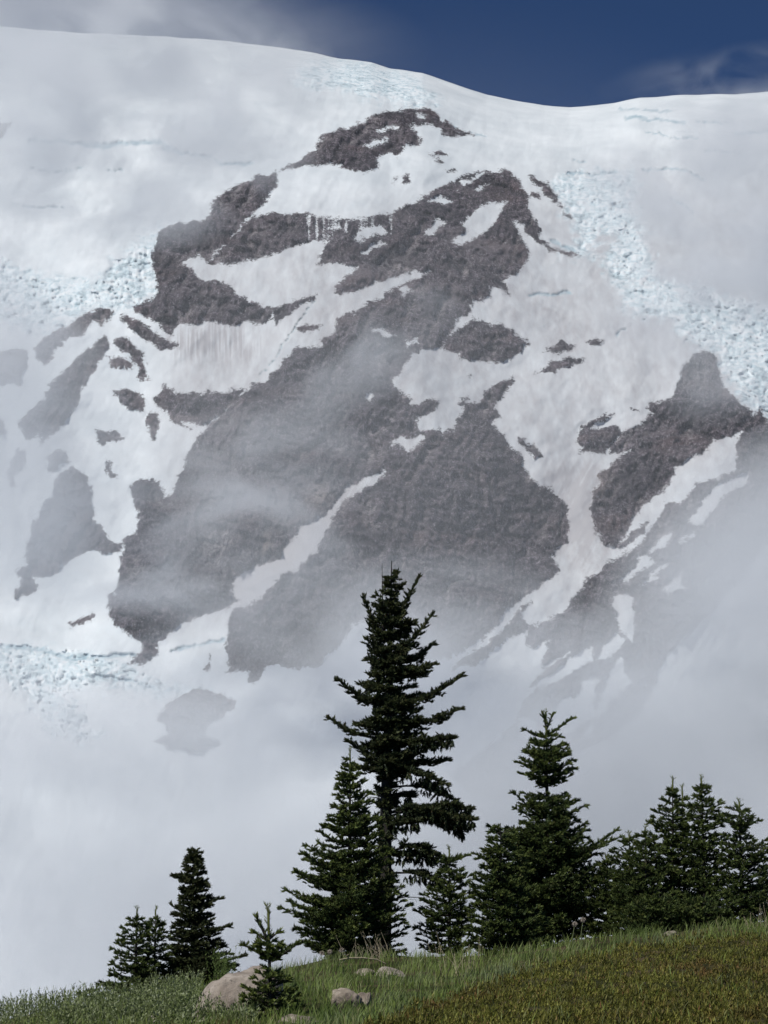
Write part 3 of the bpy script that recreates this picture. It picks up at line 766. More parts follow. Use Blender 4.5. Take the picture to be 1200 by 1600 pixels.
def needles(geo, pos, dirs, length, width, tip, rng, n=9, mi=0):
    """one sprig per row: n slim needle tufts fanned round the shoot"""
    M = len(pos)
    if M == 0: return
    d = dirs / (np.linalg.norm(dirs, axis=1)[:, None] + 1e-9)
    ref = np.tile(np.array([[0.0, 0, 1]]), (M, 1)); ref[np.abs(d[:, 2]) > 0.9] = (1, 0, 0)
    a = np.cross(d, ref); a /= np.linalg.norm(a, axis=1)[:, None]
    b = np.cross(a, d)
    s = np.linspace(0.0, 0.8, n)[None] + rng.uniform(-0.05, 0.05, (M, n))
    ph = rng.uniform(0, 2 * np.pi, (M, 1)) + np.arange(n)[None] * 2.4
    lift = np.where(np.arange(n)[None] == n - 1, 0.15, rng.uniform(0.45, 0.95, (M, n)))
    rad = (np.cos(ph)[..., None] * a[:, None] + np.sin(ph)[..., None] * b[:, None] * 0.8) + 0.25 * b[:, None]
    nd = d[:, None] * (1 - 0.35 * lift[..., None]) + rad * lift[..., None]
    base = pos[:, None] + d[:, None] * (s * length[:, None])[..., None]
    L = (length[:, None] * rng.uniform(0.38, 0.6, (M, n)))[..., None]
    side = np.cross(nd, d[:, None] + 0.3 * b[:, None]); side /= np.linalg.norm(side, axis=-1)[..., None] + 1e-9
    w = (width[:, None] * rng.uniform(0.7, 1.2, (M, n)))[..., None]
    p0 = base - side * w - d[:, None] * w; p1 = base + side * w; p2 = base + nd * L
    v = np.stack([p0, p1, p2], axis=2).reshape(-1, 3)
    f = np.arange(len(v)).reshape(-1, 3)
    t = np.repeat(np.asarray(tip), n * 3).reshape(M, n, 3) * np.array([0.6, 0.6, 1.0])
    geo.add(v, f, np.clip(t, 0, 1).ravel(), mi)

class Sprigs:
    """collects shoots and fans the needles of all of them in one go"""
    def __init__(s): s.p, s.d, s.l, s.t, s.w = [], [], [], [], []
    def add(s, p, d, l, t): s.p.append(np.atleast_2d(p)); s.d.append(np.atleast_2d(d)); s.l.append(np.atleast_1d(l)); s.t.append(np.atleast_1d(t))
    def flush(s, geo, rng, n=10, wf=0.165):
        L = np.concatenate(s.l)
        needles(geo, np.vstack(s.p), np.vstack(s.d), L, wf * L, np.concatenate(s.t), rng, n)
        if s.w:
            W = np.concatenate(s.w); v = W.reshape(-1, 3)          # side twigs as slim triangles
            geo.add(v, np.arange(len(v)).reshape(-1, 3), 0.0, 1)

def bough(wood, sprigs, p0, p1, rng, sag=0.08, dens=1.0, twig=0.36, spr=0.115, tipv=0.3, droop=0.0, bare=0.12, flat=1.0, hang=0.0, maxtwig=0.6, wr=None):
    """a limb from p0 to p1 with side twigs full of needle sprigs"""
    p0, p1 = np.asarray(p0, float), np.asarray(p1, float)
    hd = p1 - p0; L = math.sqrt(float(hd @ hd))
    if L < 0.03: return
    n = max(4, int(L / 0.2)); t = np.linspace(0, 1, n)
    hz = math.hypot(hd[0], hd[1]) + 1e-9
    side0 = np.array([hd[1], -hd[0], 0]) / hz
    k1, k2 = rng.normal(), rng.uniform(0, 6)
    def curve(q):
        z = -sag * L * np.sin(np.pi * q) * (1 - 0.2 * q) + 0.1 * L * k1 * q * (1 - q)
        return p0 + q[:, None] * hd + np.outer(np.sin(q * 5 + k2) * 0.02 * L, side0) + np.outer(z, (0, 0, 1))
    pts = curve(t)
    r0 = (0.008 + 0.011 * L) if wr is None else wr
    tube(wood, pts, r0 * (1 - 0.85 * t), 4, 1)
    ns_ = max(2, int((1 - bare) * L / (0.085 / dens)))
    q = bare + (1 - bare) * (np.arange(ns_) + rng.uniform(0.1, 0.9, ns_)) / ns_
    c = curve(q); dd = curve(np.minimum(q + .04, 1.02)) - curve(q - .04); dd /= np.linalg.norm(dd, axis=1)[:, None]
    sd = np.stack([dd[:, 1], -dd[:, 0], np.zeros(ns_)], -1); sd /= np.linalg.norm(sd, axis=1)[:, None] + 1e-9
    tl = np.minimum(maxtwig, twig * (L * (1 - q) + 0.18)) * rng.uniform(0.65, 1.15, ns_) * np.minimum(1, 0.35 + 2.2 * q)
    sg_ = np.where(np.arange(ns_) % 2, 1, -1)
    an = np.radians(rng.uniform(40, 66, ns_))
    td = dd * np.cos(an)[:, None] + sd * (sg_ * np.sin(an))[:, None]; td[:, 2] += rng.uniform(-0.18, 0.28, ns_) * flat - droop
    td /= np.linalg.norm(td, axis=1)[:, None]
    m = np.maximum(1, (tl / 0.05).astype(int)); idx = np.repeat(np.arange(ns_), m)
    kk = np.arange(len(idx)) - np.repeat(np.cumsum(m) - m, m)
    fq = (kk + 0.6) / m[idx]
    P = c[idx] + td[idx] * (tl[idx] * fq)[:, None]; P[:, 2] -= 0.12 * tl[idx] * fq * fq
    cr = np.stack([td[idx, 1], -td[idx, 0], np.zeros(len(idx))], -1)
    M = len(idx)
    D = td[idx] * 0.75 + cr * (np.where(kk % 2, 1, -1) * rng.uniform(0.3, 0.9, M))[:, None]; D[:, 2] += rng.uniform(0.0, 0.65, M)
    sprigs.add(P, D, spr * rng.uniform(0.7, 1.2, M), tipv * (0.25 + 0.75 * fq * q[idx]) * rng.uniform(0.1, 1.3, M))
    D2 = dd + sd * rng.uniform(-.5, .5, (ns_, 1)); D2[:, 2] += rng.uniform(0.2, 0.9, ns_)
    sprigs.add(c, D2, spr * rng.uniform(0.7, 1.1, ns_), tipv * q * 0.6)
    sprigs.add(np.tile(pts[-1], (3, 1)), hd / L + rng.normal(0, 0.35, (3, 3)), np.full(3, spr * 1.1), np.full(3, tipv))
    e = c + td * (tl * 0.85)[:, None]; up = np.array([0, 0, 0.007])
    sprigs.w.append(np.stack([c - up, c + up, e], 1).reshape(-1, 9))
    if hang > 0:
        hm = rng.random(ns_) < hang; nh = int(hm.sum())
        if nh:
            for k in range(4):
                hl = rng.uniform(0.06, 0.26, nh)
                pp = c[hm] + td[hm] * (tl[hm] * rng.uniform(0.05, 0.95, nh))[:, None]; pp[:, 2] -= hl * 0.6
                dn = rng.normal(0, 0.3, (nh, 3)); dn[:, 2] = -1
                sprigs.add(pp, dn, 0.12 * rng.uniform(0.8, 1.4, nh), np.zeros(nh))

def fir(x0, vtop, Y, prof, label, seed, lean=0.0, group=None, mat=M_NEEDLE, name="fir_tree", tier=0.17, nper=6, tipv=0.45, boughs=(), leader=True, trunk_r=0.016, gaps=(), dens=1.0, spr=0.115, rise=0.18, sag=0.1, vbase=None, twin=None, hang=0.0, cat="tree", sink=0.0, leader_len=None, wobble=0.0, twig=0.4, lo=0.6):
    rng = np.random.default_rng(seed)
    top = np.array(at(x0, vtop, Y))
    bx = float(top[0]) - lean
    gz = float(ground(bx, Y)) - 0.05
    H = float(top[2]) - gz
    root = empty(name, (bx, Y, gz)); tag(root, label, cat, group)
    px = Y / FPX
    def axis(h):      # point on the stem at height h
        q = h / H
        return np.array([bx + lean * q + wobble * math.sin(q * 7), Y + wobble * math.sin(q * 5 + 1), gz + h])
    tg = Geo()
    hs = np.linspace(0, 1, 16) * H
    tube(tg, [axis(h) for h in hs], [max(0.008, trunk_r * H * (1 - h / H) ** 0.9 + 0.006) for h in hs], 8)
    tg.build("trunk", [M_BARK], root, True)
    g = Geo(); S = Sprigs()
    pv = np.array([p[0] for p in prof], float); pl = np.array([p[1] for p in prof], float) * px; pr = np.array([p[2] for p in prof], float) * px
    ph = np.array([float(at(x0, v, Y)[2]) - gz for v in pv])           # height of each profile row
    o = np.argsort(ph); ph, pl, pr = ph[o], pl[o], pr[o]
    h = max(ph[0], 0.12); hmax = ph[-1]
    while h < hmax:
        if any(a < h < b for a, b in gaps): h += 0.1; continue
        Lh, Rh = np.interp(h, ph, pl), np.interp(h, ph, pr)
        m = (Lh + Rh) / 2
        k = max(3, int(nper * (0.55 + 0.6 * min(1, m / 0.8))))
        off = rng.uniform(0, 6.28); tj = 1.0 if lo > 0.5 else rng.uniform(0.6, 1.25)
        for i in range(k):
            phi = off + i * 2 * math.pi / k + rng.uniform(-0.25, 0.25)
            c = math.cos(phi)
            r = (m + (Rh - Lh) / 2 * c) * rng.uniform(lo, 1.12) * tj
            if abs(c) > 0.85 and lo > 0.5: r = max(r, (Rh if c > 0 else Lh) * rng.uniform(0.85, 1.08))
            r = r - 0.055
            if r < 0.03: continue
            hh = h + rng.uniform(-0.5, 0.5) * tier
            a0 = axis(np.clip(hh - rise * r * 0.5, 0.02, H * 0.99))
            el = rise * (0.3 + 0.9 * hh / H)
            tipp = axis(min(hh, H)) + np.array([r * c, r * math.sin(phi), rng.uniform(-0.12, 0.22) * r + el * r * 0.4])
            tipp[2] = max(tipp[2], float(ground(tipp[0], tipp[1])) + 0.08)
            bough(g, S, a0, tipp, rng, twig=twig, sag=sag, dens=dens, tipv=tipv, spr=spr, hang=hang)
        h += tier * rng.uniform(0.75, 1.25) * (0.75 + 0.5 * min(1, m))
    # short dense growth round the stem
    S.flush(g, rng)
    g.build("crown", [mat, M_BARK], root)
    for (va, du, vt, dep, kw) in boughs:
        bg_ = Geo(); S = Sprigs()
        a0 = axis(float(at(x0, va, Y)[2]) - gz)
        e = at(x0 + du, vt, Y + dep)
        bough(bg_, S, a0, e, rng, **dict(dict(sag=0.03, dens=dens * 1.5, tipv=tipv, spr=spr, bare=0.02, wr=0.03), **kw))
        S.flush(bg_, rng)
        bg_.build("bough", [mat, M_BARK], root)
    if leader:
        lg = Geo()
        ll = leader_len or min(0.42, 0.13 * H)
        a, b = axis(H - ll), axis(H)
        tube(lg, [a, b], [0.022, 0.016], 5)
        k = int(ll / 0.022)
        P = np.array([a + (b - a) * ((i + 0.5) / k) for i in range(k)] + [b] * 5)
        D = np.vstack([np.c_[rng.normal(0, 0.5, (k, 2)), np.full(k, 0.9)], np.c_[rng.normal(0, 0.7, (5, 2)), np.full(5, 1.0)]])
        Ln = np.concatenate([np.full(k, 0.085), np.full(5, 0.11)])
        needles(lg, P, D, Ln, np.full(len(Ln), 0.009), np.full(len(Ln), 1.0), rng, 5)
        lg.build("leader", [M_SHOOT], root)
    return root, axis, H, gz, rng
G_R = "firs of the dense clump at the right"
# the tall old spruce in the middle
R_ = dict
tall, ax, Ht, gz, rng = fir(612, 876, 56, [(884,3,4),(900,6,10),(925,13,21),(945,24,27),(985,32,40),(1010,36,50),(1035,38,54),(1060,44,56),(1085,48,56),(1115,48,58),(1150,42,56),(1185,36,60),(1205,30,54),(1222,18,30),(1240,14,12),(1262,16,22),(1290,12,14),(1330,12,14),(1365,16,18),(1400,20,20)],
    "tallest tree, dark ragged conifer with long uneven boughs and bare lower trunk", 5, lean=0.22, mat=M_NEEDLE2, tier=0.2, nper=9, tipv=0.5, leader=False, trunk_r=0.021, dens=1.35, twig=0.62, spr=0.135, lo=0.35, rise=0.1, hang=0.12,
    boughs=[(1090,-82,1064,-0.3,R_(sag=0.16,twig=0.43)),(1085,108,1057,-0.2,R_(sag=0.14,twig=0.43)),(1130,106,1108,-0.4,R_(sag=0.1,twig=0.47)),(1150,-96,1124,0.3,R_(sag=0.12,twig=0.39,bare=0.3)),
            (1185,-66,1160,-0.2,R_(sag=0.12,twig=0.43)),(1165,96,1152,-0.7,R_(sag=0.06,twig=0.62,hang=0.5)),(1192,86,1188,0.2,R_(sag=0.03,twig=0.49)),(1205,-50,1198,-0.5,R_(sag=0.03,twig=0.47)),
            (1010,62,962,-0.2,R_(sag=0.2,twig=0.39)),(1030,64,1008,0.3,R_(sag=0.15,twig=0.43)),(1055,66,1038,-0.5,R_(sag=0.08,twig=0.47)),(1000,-44,935,0.2,R_(sag=0.25,twig=0.39)),(960,40,905,-0.2,R_(sag=0.25,twig=0.31)),
            (1205,84,1226,-0.6,R_(sag=-0.1,twig=0.47,hang=0.5,maxtwig=0.55)),(1232,100,1252,0.3,R_(sag=-0.12,twig=0.46,bare=0.35,hang=0.3)),
            (1272,122,1264,-0.5,R_(sag=-0.03,twig=0.62,hang=0.9,bare=0.1,maxtwig=0.62)),(1270,112,1296,-0.2,R_(sag=-0.12,twig=0.62,hang=1.0,bare=0.25,maxtwig=0.62)),(1278,106,1282,0.6,R_(sag=-0.1,twig=0.62,hang=1.0,bare=0.2,maxtwig=0.62)),(1268,126,1280,-0.8,R_(sag=-0.08,twig=0.62,hang=1.0,bare=0.4,maxtwig=0.62)),
            (1335,92,1352,-0.3,R_(sag=-0.16,twig=0.47,hang=0.9,bare=0.2,maxtwig=0.55)),(1338,60,1340,0.3,R_(sag=-0.1,twig=0.55,hang=0.7,bare=0.1)),(1366,80,1378,0.1,R_(sag=-0.1,twig=0.62,hang=0.6,bare=0.3,maxtwig=0.62)),(1290,42,1282,-0.6,R_(sag=0.0,twig=0.62,hang=0.8)),(1250,30,1242,0.6,R_(sag=0.0,twig=0.62,hang=0.6))])
SS = Sprigs(); sg = Geo()       # its second, thinner top and the dead sticks low on the trunk
e1 = np.array(at(598, 985, 55.8)); e2 = np.array(at(597, 880, 55.8)); e0 = np.array(ax(float(at(612, 1010, 56)[2]) - gz))
tube(sg, [e0, e1, (e1 + e2) / 2, e2], [0.035, 0.03, 0.014, 0.005], 5, 1)
for i in range(26):
    q = rng.uniform(0.0, 0.62); c = e1 + (e2 - e1) * q; ph = rng.uniform(0, 6.28); r = rng.uniform(0.5, 1.0) * np.interp(q, [0, 0.35, 0.62], [0.5, 0.38, 0.08])
    bough(sg, SS, c, c + np.array([r * math.cos(ph), r * math.sin(ph), 0.25 * r]), rng, tipv=0.4, bare=0.0, wr=0.008)
SS.flush(sg, rng); sg.build("second_top", [M_NEEDLE2, M_BARK], tall)["label"] = "thin half-bare second top beside the main tip"
for va, du, vt, dep in [(1408, 70, 1403, -0.2), (1250, 40, 1225, -0.3), (1262, 55, 1232, 0.4), (1240, 34, 1216, 0.1), (1255, -26, 1245, 0.2), (1300, 30, 1318, 0.3), (1330, -30, 1340, 0.5), (1245, 62, 1236, -0.2), (1350, 24, 1372, 0.2)]:
    a0 = ax(float(at(612, va, 56)[2]) - gz); e = np.array(at(598 + du, vt, 56 + dep)); mid = (a0 + e) / 2 + np.array([0, 0, 0.06])
    dg = Geo(); tube(dg, [a0, mid, e], [0.02, 0.012, 0.005], 4, 0)
    for k in range(7):
        q = rng.uniform(0.2, 1); c = a0 + (e - a0) * q
        tube(dg, [c, c + np.array([rng.uniform(-.1, .15), rng.uniform(-.1, .1), rng.uniform(-.2, .02)])], [0.006, 0.003], 3, 0)
    dg.build("dead_branch", [M_BARK], tall)

fir(547, 1174, 52.3, [(1184,3,3),(1204,16,12),(1218,20,16),(1238,22,30),(1262,26,40),(1290,40,50),(1320,54,58),(1350,84,62),(1385,90,72),(1418,106,86),(1445,86,84),(1468,76,92),(1486,70,84),(1500,80,70)],
    "broad green fir left of the tall dark conifer, overlapping its trunk", 21, lean=0.0, tier=0.13, nper=8, dens=1.2, leader_len=0.5, tipv=0.6)
fir(702, 1326, 53, [(1338,8,10),(1345,12,30),(1360,14,26),(1372,24,36),(1400,42,38),(1430,50,40),(1460,58,42),(1486,48,38)], "small fir under the lowest drooping boughs of the tall conifer", 22, tier=0.13, nper=7, leader_len=0.32, tipv=0.5)
fir(782, 1286, 50.5, [(1294,14,14),(1305,20,26),(1320,16,26),(1345,42,40),(1362,34,44),(1395,52,50),(1425,50,72),(1455,52,78),(1488,54,70)], "bushy fir leaning on the left side of the tall pale-tipped fir", 23, tier=0.12, nper=8, dens=1.15, leader=False, tipv=0.5)
fir(853, 1114, 57, [(1150,10,14),(1165,26,34),(1182,40,34),(1198,46,48),(1216,34,38),(1228,14,20)], "second tallest fir, with a forked pale tip and a bare gap below its top tuft", 24, tier=0.11, nper=8, lean=0.0, dens=1.1, leader_len=0.5, tipv=0.6,
    boughs=[(1152,-32,1141,0,R_(sag=0.12,twig=0.22)),(1150,40,1123,0,R_(sag=0.0,twig=0.22)),(1135,-4,1118,0.0,R_(twig=0.15)),(1140,10,1117,0.1,R_(twig=0.12)),
            (1258,-50,1239,0,R_(sag=0.2,twig=0.2)),(1330,110,1298,0.2,R_(sag=0.12,twig=0.3)),(1340,116,1308,-0.3,R_(sag=0.1,twig=0.3)),(1315,-86,1292,-0.2,R_(sag=0.12,twig=0.35)),(1322,-80,1300,0.4,R_(sag=0.12,twig=0.35))] )
# the wide lower crown of the same tree
t5 = [o for o in bpy.data.objects if o.get("label", "").startswith("second tallest")][0]
rng5 = np.random.default_rng(77); g5 = Geo(); S5 = Sprigs(); px5 = 57 / FPX
prof5 = [(1240,34,40),(1262,42,60),(1285,52,52),(1300,70,60),(1320,78,86),(1350,92,94),(1400,100,92),(1440,92,90),(1462,86,84)]
v5 = 1240.0
while v5 < 1462:
    Lh = np.interp(v5, [p[0] for p in prof5], [p[1] for p in prof5]) * px5; Rh = np.interp(v5, [p[0] for p in prof5], [p[2] for p in prof5]) * px5
    k = 8; off = rng5.uniform(0, 6)
    for i in range(k):
        phi = off + i * 2 * math.pi / k + rng5.uniform(-.25, .25); c = math.cos(phi)
        r = ((Lh + Rh) / 2 + (Rh - Lh) / 2 * c) * rng5.uniform(0.65, 1.1)
        s0 = np.array(at(855, v5 + 6, 57))
        bough(g5, S5, s0, s0 + np.array([r * c, r * math.sin(phi), rng5.uniform(0.0, 0.3) * r]), rng5, sag=0.12, dens=1.1, tipv=0.45, hang=0.05)
    v5 += 8.0
S5.flush(g5, rng5); g5.build("lower_crown", [M_NEEDLE, M_BARK], t5)
fir(983, 1303, 56, [(1312,8,8),(1326,22,20),(1350,40,38),(1380,50,46),(1410,54,48),(1450,62,50)], "short fir at the left end of the clump, small cross-shaped tip", 25, group=None, tier=0.14, nper=6, leader_len=0.16, gaps=())
fir(948, 1338, 56.5, [(1346,12,12),(1362,26,26),(1390,36,38),(1425,42,46),(1458,46,50)], "short shadowed fir filling the gap right of the pale-tipped fir", 41, tier=0.12, nper=7, leader_len=0.12)
fir(1008, 1294, 55, [(1304,12,14),(1316,12,16),(1338,30,32),(1370,46,44),(1410,54,48),(1458,60,52)], "bushy fir with a star-shaped blue-green tip, left in the clump", 26, tier=0.13, nper=7, leader_len=0.14)
fir(1051, 1218, 55.5, [(1232,14,9),(1240,4,4),(1262,24,14),(1285,36,20),(1310,38,24),(1345,46,34),(1400,56,44),(1452,62,50)], "slender fir with a bare bent leader, highest at the left of the clump", 27, tier=0.14, nper=7, lean=0.08, leader_len=0.38, trunk_r=0.013)
fir(1066, 1230, 56.3, [(1250,12,12),(1262,6,8),(1285,18,22),(1315,26,30),(1350,34,34),(1400,44,42),(1450,48,46)], "thin fir squeezed between two taller firs of the clump, knobbed tip", 28, tier=0.15, nper=6, leader_len=0.42, trunk_r=0.013)
fir(1096, 1217, 55, [(1231,12,12),(1246,8,10),(1256,22,32),(1272,22,42),(1300,28,36),(1340,36,40),(1390,46,46),(1452,58,52)], "highest fir of the clump, straight bare leader above one small whorl", 29, tier=0.13, nper=8, leader_len=0.30)
fir(1155, 1253, 54.5, [(1260,8,10),(1272,26,20),(1286,40,36),(1293,12,10),(1306,14,14),(1318,28,44),(1345,34,56),(1390,42,58),(1440,54,60)], "fir with a rounded top tuft and bare neck at the right of the clump", 30, tier=0.12, nper=7, leader_len=0.12, trunk_r=0.02, gaps=())
fir(1214, 1318, 56, [(1330,20,20),(1360,30,34),(1400,40,44),(1438,42,46)], "fir cut by the right edge of the view, brownish lower needles", 31, tier=0.15, nper=6)
fir(1030, 1392, 53.5, [(1400,14,14),(1412,36,36),(1425,56,60),(1452,64,62)], "low bushy young fir in front of the clump's middle", 32, tier=0.11, nper=8, leader=False)
fir(1100, 1396, 53.3, [(1404,14,14),(1414,36,40),(1420,50,56),(1446,60,60)], "low bushy young fir before the highest fir of the clump", 33, tier=0.11, nper=8, leader=False)
# left group
fir(303, 1325, 58, [(1330,9,10),(1345,12,13),(1362,14,16),(1371,30,17),(1382,18,22),(1400,20,24),(1412,22,30),(1425,32,26),(1440,26,28),(1458,30,34),(1475,30,44),(1500,42,62),(1520,50,70),(1540,52,70)],
    "narrow dark fir with a blunt top, tallest of the left group", 34, mat=M_NEEDLE2, tier=0.11, nper=9, leader=False, tipv=0.4, dens=1.25, twig=0.42, spr=0.125, sag=0.05, lo=0.62, boughs=[(1418,40,1405,0,R_(twig=0.18)),(1380,-30,1370,0,R_(twig=0.2)),(1470,54,1448,-0.2,R_(twig=0.25)),(1510,76,1494,-0.3,R_(twig=0.25)),(1432,-34,1416,0.1,R_(twig=0.25))])
fir(214, 1421, 57, [(1434,12,10),(1447,18,16),(1465,30,22),(1482,36,26),(1505,38,32),(1528,44,34),(1548,54,34)], "left one of the twin small firs, yellowish tip", 35, tier=0.13, nper=6, leader_len=0.16, trunk_r=0.02)
fir(243, 1421, 57.6, [(1432,12,12),(1446,12,13),(1462,18,20),(1482,24,28),(1505,30,40),(1545,36,44)], "right one of the twin small firs, thick crooked tip", 36, tier=0.13, nper=6, leader_len=0.14, trunk_r=0.02)
fir(180, 1528, 56, [(1532,12,12),(1545,22,22),(1560,24,24)], "knee-high fir sprout at the foot of the twin small firs", 37, tier=0.12, nper=5, leader=False)
fir(136, 1545, 54, [(1548,10,12),(1556,16,18),(1566,16,18)], "tiny dark conifer tuft poking above the left thicket", 38, tier=0.1, nper=6, leader=False)
fir(372, 1470, 57.4, [(1478,6,8),(1492,16,12),(1510,20,20),(1535,24,24)], "small fir tucked against the right foot of the narrow dark fir", 39, tier=0.13, nper=5, leader=False) if False else None
# young fir in front
fir(419, 1421, Yat(419, 1592), [(1470,4,4),(1478,28,32),(1488,24,34),(1498,20,22),(1506,6,8),(1512,6,8),(1522,14,14),(1533,32,34),(1555,44,44),(1578,48,48),(1596,48,46)],
    "young fir nearest the camera, forked pale leader, standing before the boulder", 40, lean=-0.05, tier=0.085, nper=8, dens=1.3, spr=0.085, leader_len=0.55, trunk_r=0.02, tipv=0.8,
    boughs=[(1474,-17,1436,0,R_(sag=0.0,twig=0.18,tipv=1.0)),(1468,-20,1458,0.1,R_(twig=0.25,tipv=1.0)),(1466,14,1458,0.0,R_(twig=0.25,tipv=1.0)),(1498,44,1477,-0.2,R_(sag=0.1,twig=0.25)),(1494,-36,1478,-0.1,R_(sag=0.05,twig=0.3)),(1496,20,1480,0.3,R_(twig=0.3))])
# ------------------------------------------------------------------ boulders and stones
def boulder(u0, u1, v0, v1, depth, Y, mat, seed, name, label, squash=1.0, shape=None, group=None):
    """a half-buried stone filling u0..u1, v0..v1 (photo pixels) at distance Y"""
    import bmesh
    bm = bmesh.new(); bmesh.ops.create_icosphere(bm, subdivisions=5, radius=1.0)
    me = bpy.data.meshes.new(name); bm.to_mesh(me); bm.free()
    n = len(me.vertices); co = np.empty(n * 3, dtype=np.float32); me.vertices.foreach_get("co", co); co = co.reshape(-1, 3).astype(float)
    r = np.random.default_rng(seed)
    for k in range(16):       # flat facets cut off the ball
        nn = r.normal(size=3); nn /= np.linalg.norm(nn); dcut = r.uniform(0.52, 0.85)
        d = co @ nn; over = np.clip(d - dcut, 0, None)
        co -= over[:, None] * nn[None] * 0.97
    co *= (1 + 0.09 * fbm(co[:, 0] * 1.6 + seed, co[:, 1] * 1.6, co[:, 2] * 1.6, 4) + 0.035 * fbm(co[:, 0] * 6 + seed, co[:, 1] * 7, co[:, 2] * 7, 3))[:, None]
    if shape: co = shape(co)
    Y = Yat((u0 + u1) / 2, v1 - 2) + depth * 0.5
    top = at((u0 + u1) / 2, v0, Y); a = at(u0, v1, Y); b = at(u1, v1, Y)
    hw = (b.x - a.x) / 2; hh = (top.z - a.z)
    lo, hi = co.min(0), co.max(0)
    co = (co - (lo + hi) / 2) / (hi - lo) * 2
    co = co * np.array([hw, depth, hh * 0.85]); co[:, 2] += hh * 0.15
    me.vertices.foreach_set("co", co.astype(np.float32).ravel()); me.polygons.foreach_set("use_smooth", np.ones(len(me.polygons), bool)); me.update()
    me.materials.append(mat)
    o = bpy.data.objects.new(name, me); COL.objects.link(o)
    o.location = ((a.x + b.x) / 2, Y, a.z)
    return tag(o, label, "rock", group)
def slant(co):
    co = co.copy(); co[:, 2] += 0.55 * co[:, 0] * (co[:, 2] > -0.2); co[:, 2] = np.where(co[:, 0] > 0.45, co[:, 2] - 0.3 * (co[:, 0] - 0.45), co[:, 2]); return co
boulder(294, 446, 1507, 1592, 0.7, 46, M_ROCK, 3, "boulder", "large tan boulder with a smooth sloping top behind the young fir", shape=slant)
boulder(517, 566, 1543, 1580, 0.3, 37, M_ROCKG, 5, "boulder", "small angular lichen-spotted boulder in the grass")
boulder(557, 581, 1550, 1578, 0.25, 36.8, M_ROCKG, 8, "stone", "dark cracked stone touching the small angular boulder")
boulder(434, 510, 1584, 1606, 0.35, 33.5, M_ROCKG, 12, "stone", "flat grey stone at the bottom edge beside the young fir")
boulder(586, 634, 1510, 1530, 0.5, 46, M_ROCK, 14, "stone", "low tan stone in the bare patch below the broad fir")
boulder(550, 590, 1513, 1525, 0.4, 46.5, M_ROCKG, 15, "stone", "flat pale stone slab left in the bare patch")
boulder(231, 252, 1585, 1602, 0.15, 36, M_ROCK, 16, "stone", "fist-sized brown stone under the left thicket")
boulder(1036, 1062, 1454, 1463, 0.3, 50, M_ROCKG, 17, "stone", "low grey stone at the crest below the clump of firs")

# ------------------------------------------------------------------ grass, heather, willow thicket
def scatter(n, u_rng, v_rng, seed):
    r = np.random.default_rng(seed)
    u = r.uniform(*u_rng, n); v = r.uniform(*v_rng, n)
    X, Y, hit = ground_v(u, v)
    Yj = Y + r.uniform(-0.35, 0.35, n)
    return u[hit], v[hit], X[hit], np.clip(Yj[hit], 20, DC + 0.6), r
hx_u = [500,560,640,720,800,880,960,1060,1130,1200,1400]
hx_v = [1660,1625,1586,1560,1530,1503,1486,1474,1470,1466,1450]
def heather_edge(u, v):
    return v - (np.interp(u, hx_u, hx_v) + 9 * perlin(u / 30, v / 15, 2.0) + 5 * perlin(u / 9, v / 6, 5.0))

def blades(X, Y, Hh, W, lean, rng, curve=0.5):
    n = len(X)
    Z = ground(X, Y) - 0.01
    ph = rng.uniform(0, 2 * np.pi, n); a = rng.uniform(0, 2 * np.pi, n)
    sx, sy = np.cos(ph) * W, np.sin(ph) * W
    lx, ly = np.cos(a) * lean * Hh, np.sin(a) * lean * Hh
    lx = lx + 0.10 * Hh
    p = lambda fx, fz, w: np.stack([X + lx * fx + sx * w, Y + ly * fx + sy * w, Z + Hh * fz], -1)
    v = np.stack([p(0, 0, -1), p(0, 0, 1), p(0.3, 0.55, -.8), p(0.3, 0.55, .8), p(1, 1 - 0.12 * curve, 0)], axis=1).reshape(-1, 3)
    i = np.arange(n)[:, None] * 5
    return v, np.hstack([i, i + 1, i + 3, i + 2]), np.hstack([i + 2, i + 3, i + 4])

def grass_object():
    u, v, X, Y, r = scatter(86000, (-120, 1320), (1425, 1612), 51)
    he = heather_edge(u, v)
    clump = fbm(X / 0.45, Y / 0.7, 3.0, 3)
    bare = np.exp(-(((u - 590) / 46) ** 2 + ((v - 1514) / 8) ** 2)) + np.exp(-(((u - 1050) / 22) ** 2 + ((v - 1457) / 6) ** 2)) + 0.4 * np.exp(-(((u - 470) / 50) ** 2 + ((v - 1598) / 7) ** 2))
    keep = ((he < 0) | (r.random(len(u)) < 0.035)) & (clump + r.uniform(-0.7, 0.6, len(u)) > -0.35) & (r.random(len(u)) > 1.1 * bare)
    u, v, X, Y = u[keep], v[keep], X[keep], Y[keep]; clump = clump[keep]
    Hh = r.uniform(0.10, 0.24, len(u)) * (1 + 0.45 * clump) * (0.8 + 0.3 * (Y / 45))
    W = r.uniform(0.0035, 0.008, len(u))
    return blades(X, Y, Hh, W, 0.38, r)
v_, q_, t_ = grass_object()
tag(mesh_obj("grass", v_, [q_, t_], M_GRASS, smooth=False), "long green meadow grass between the firs and the heather", kind="stuff")

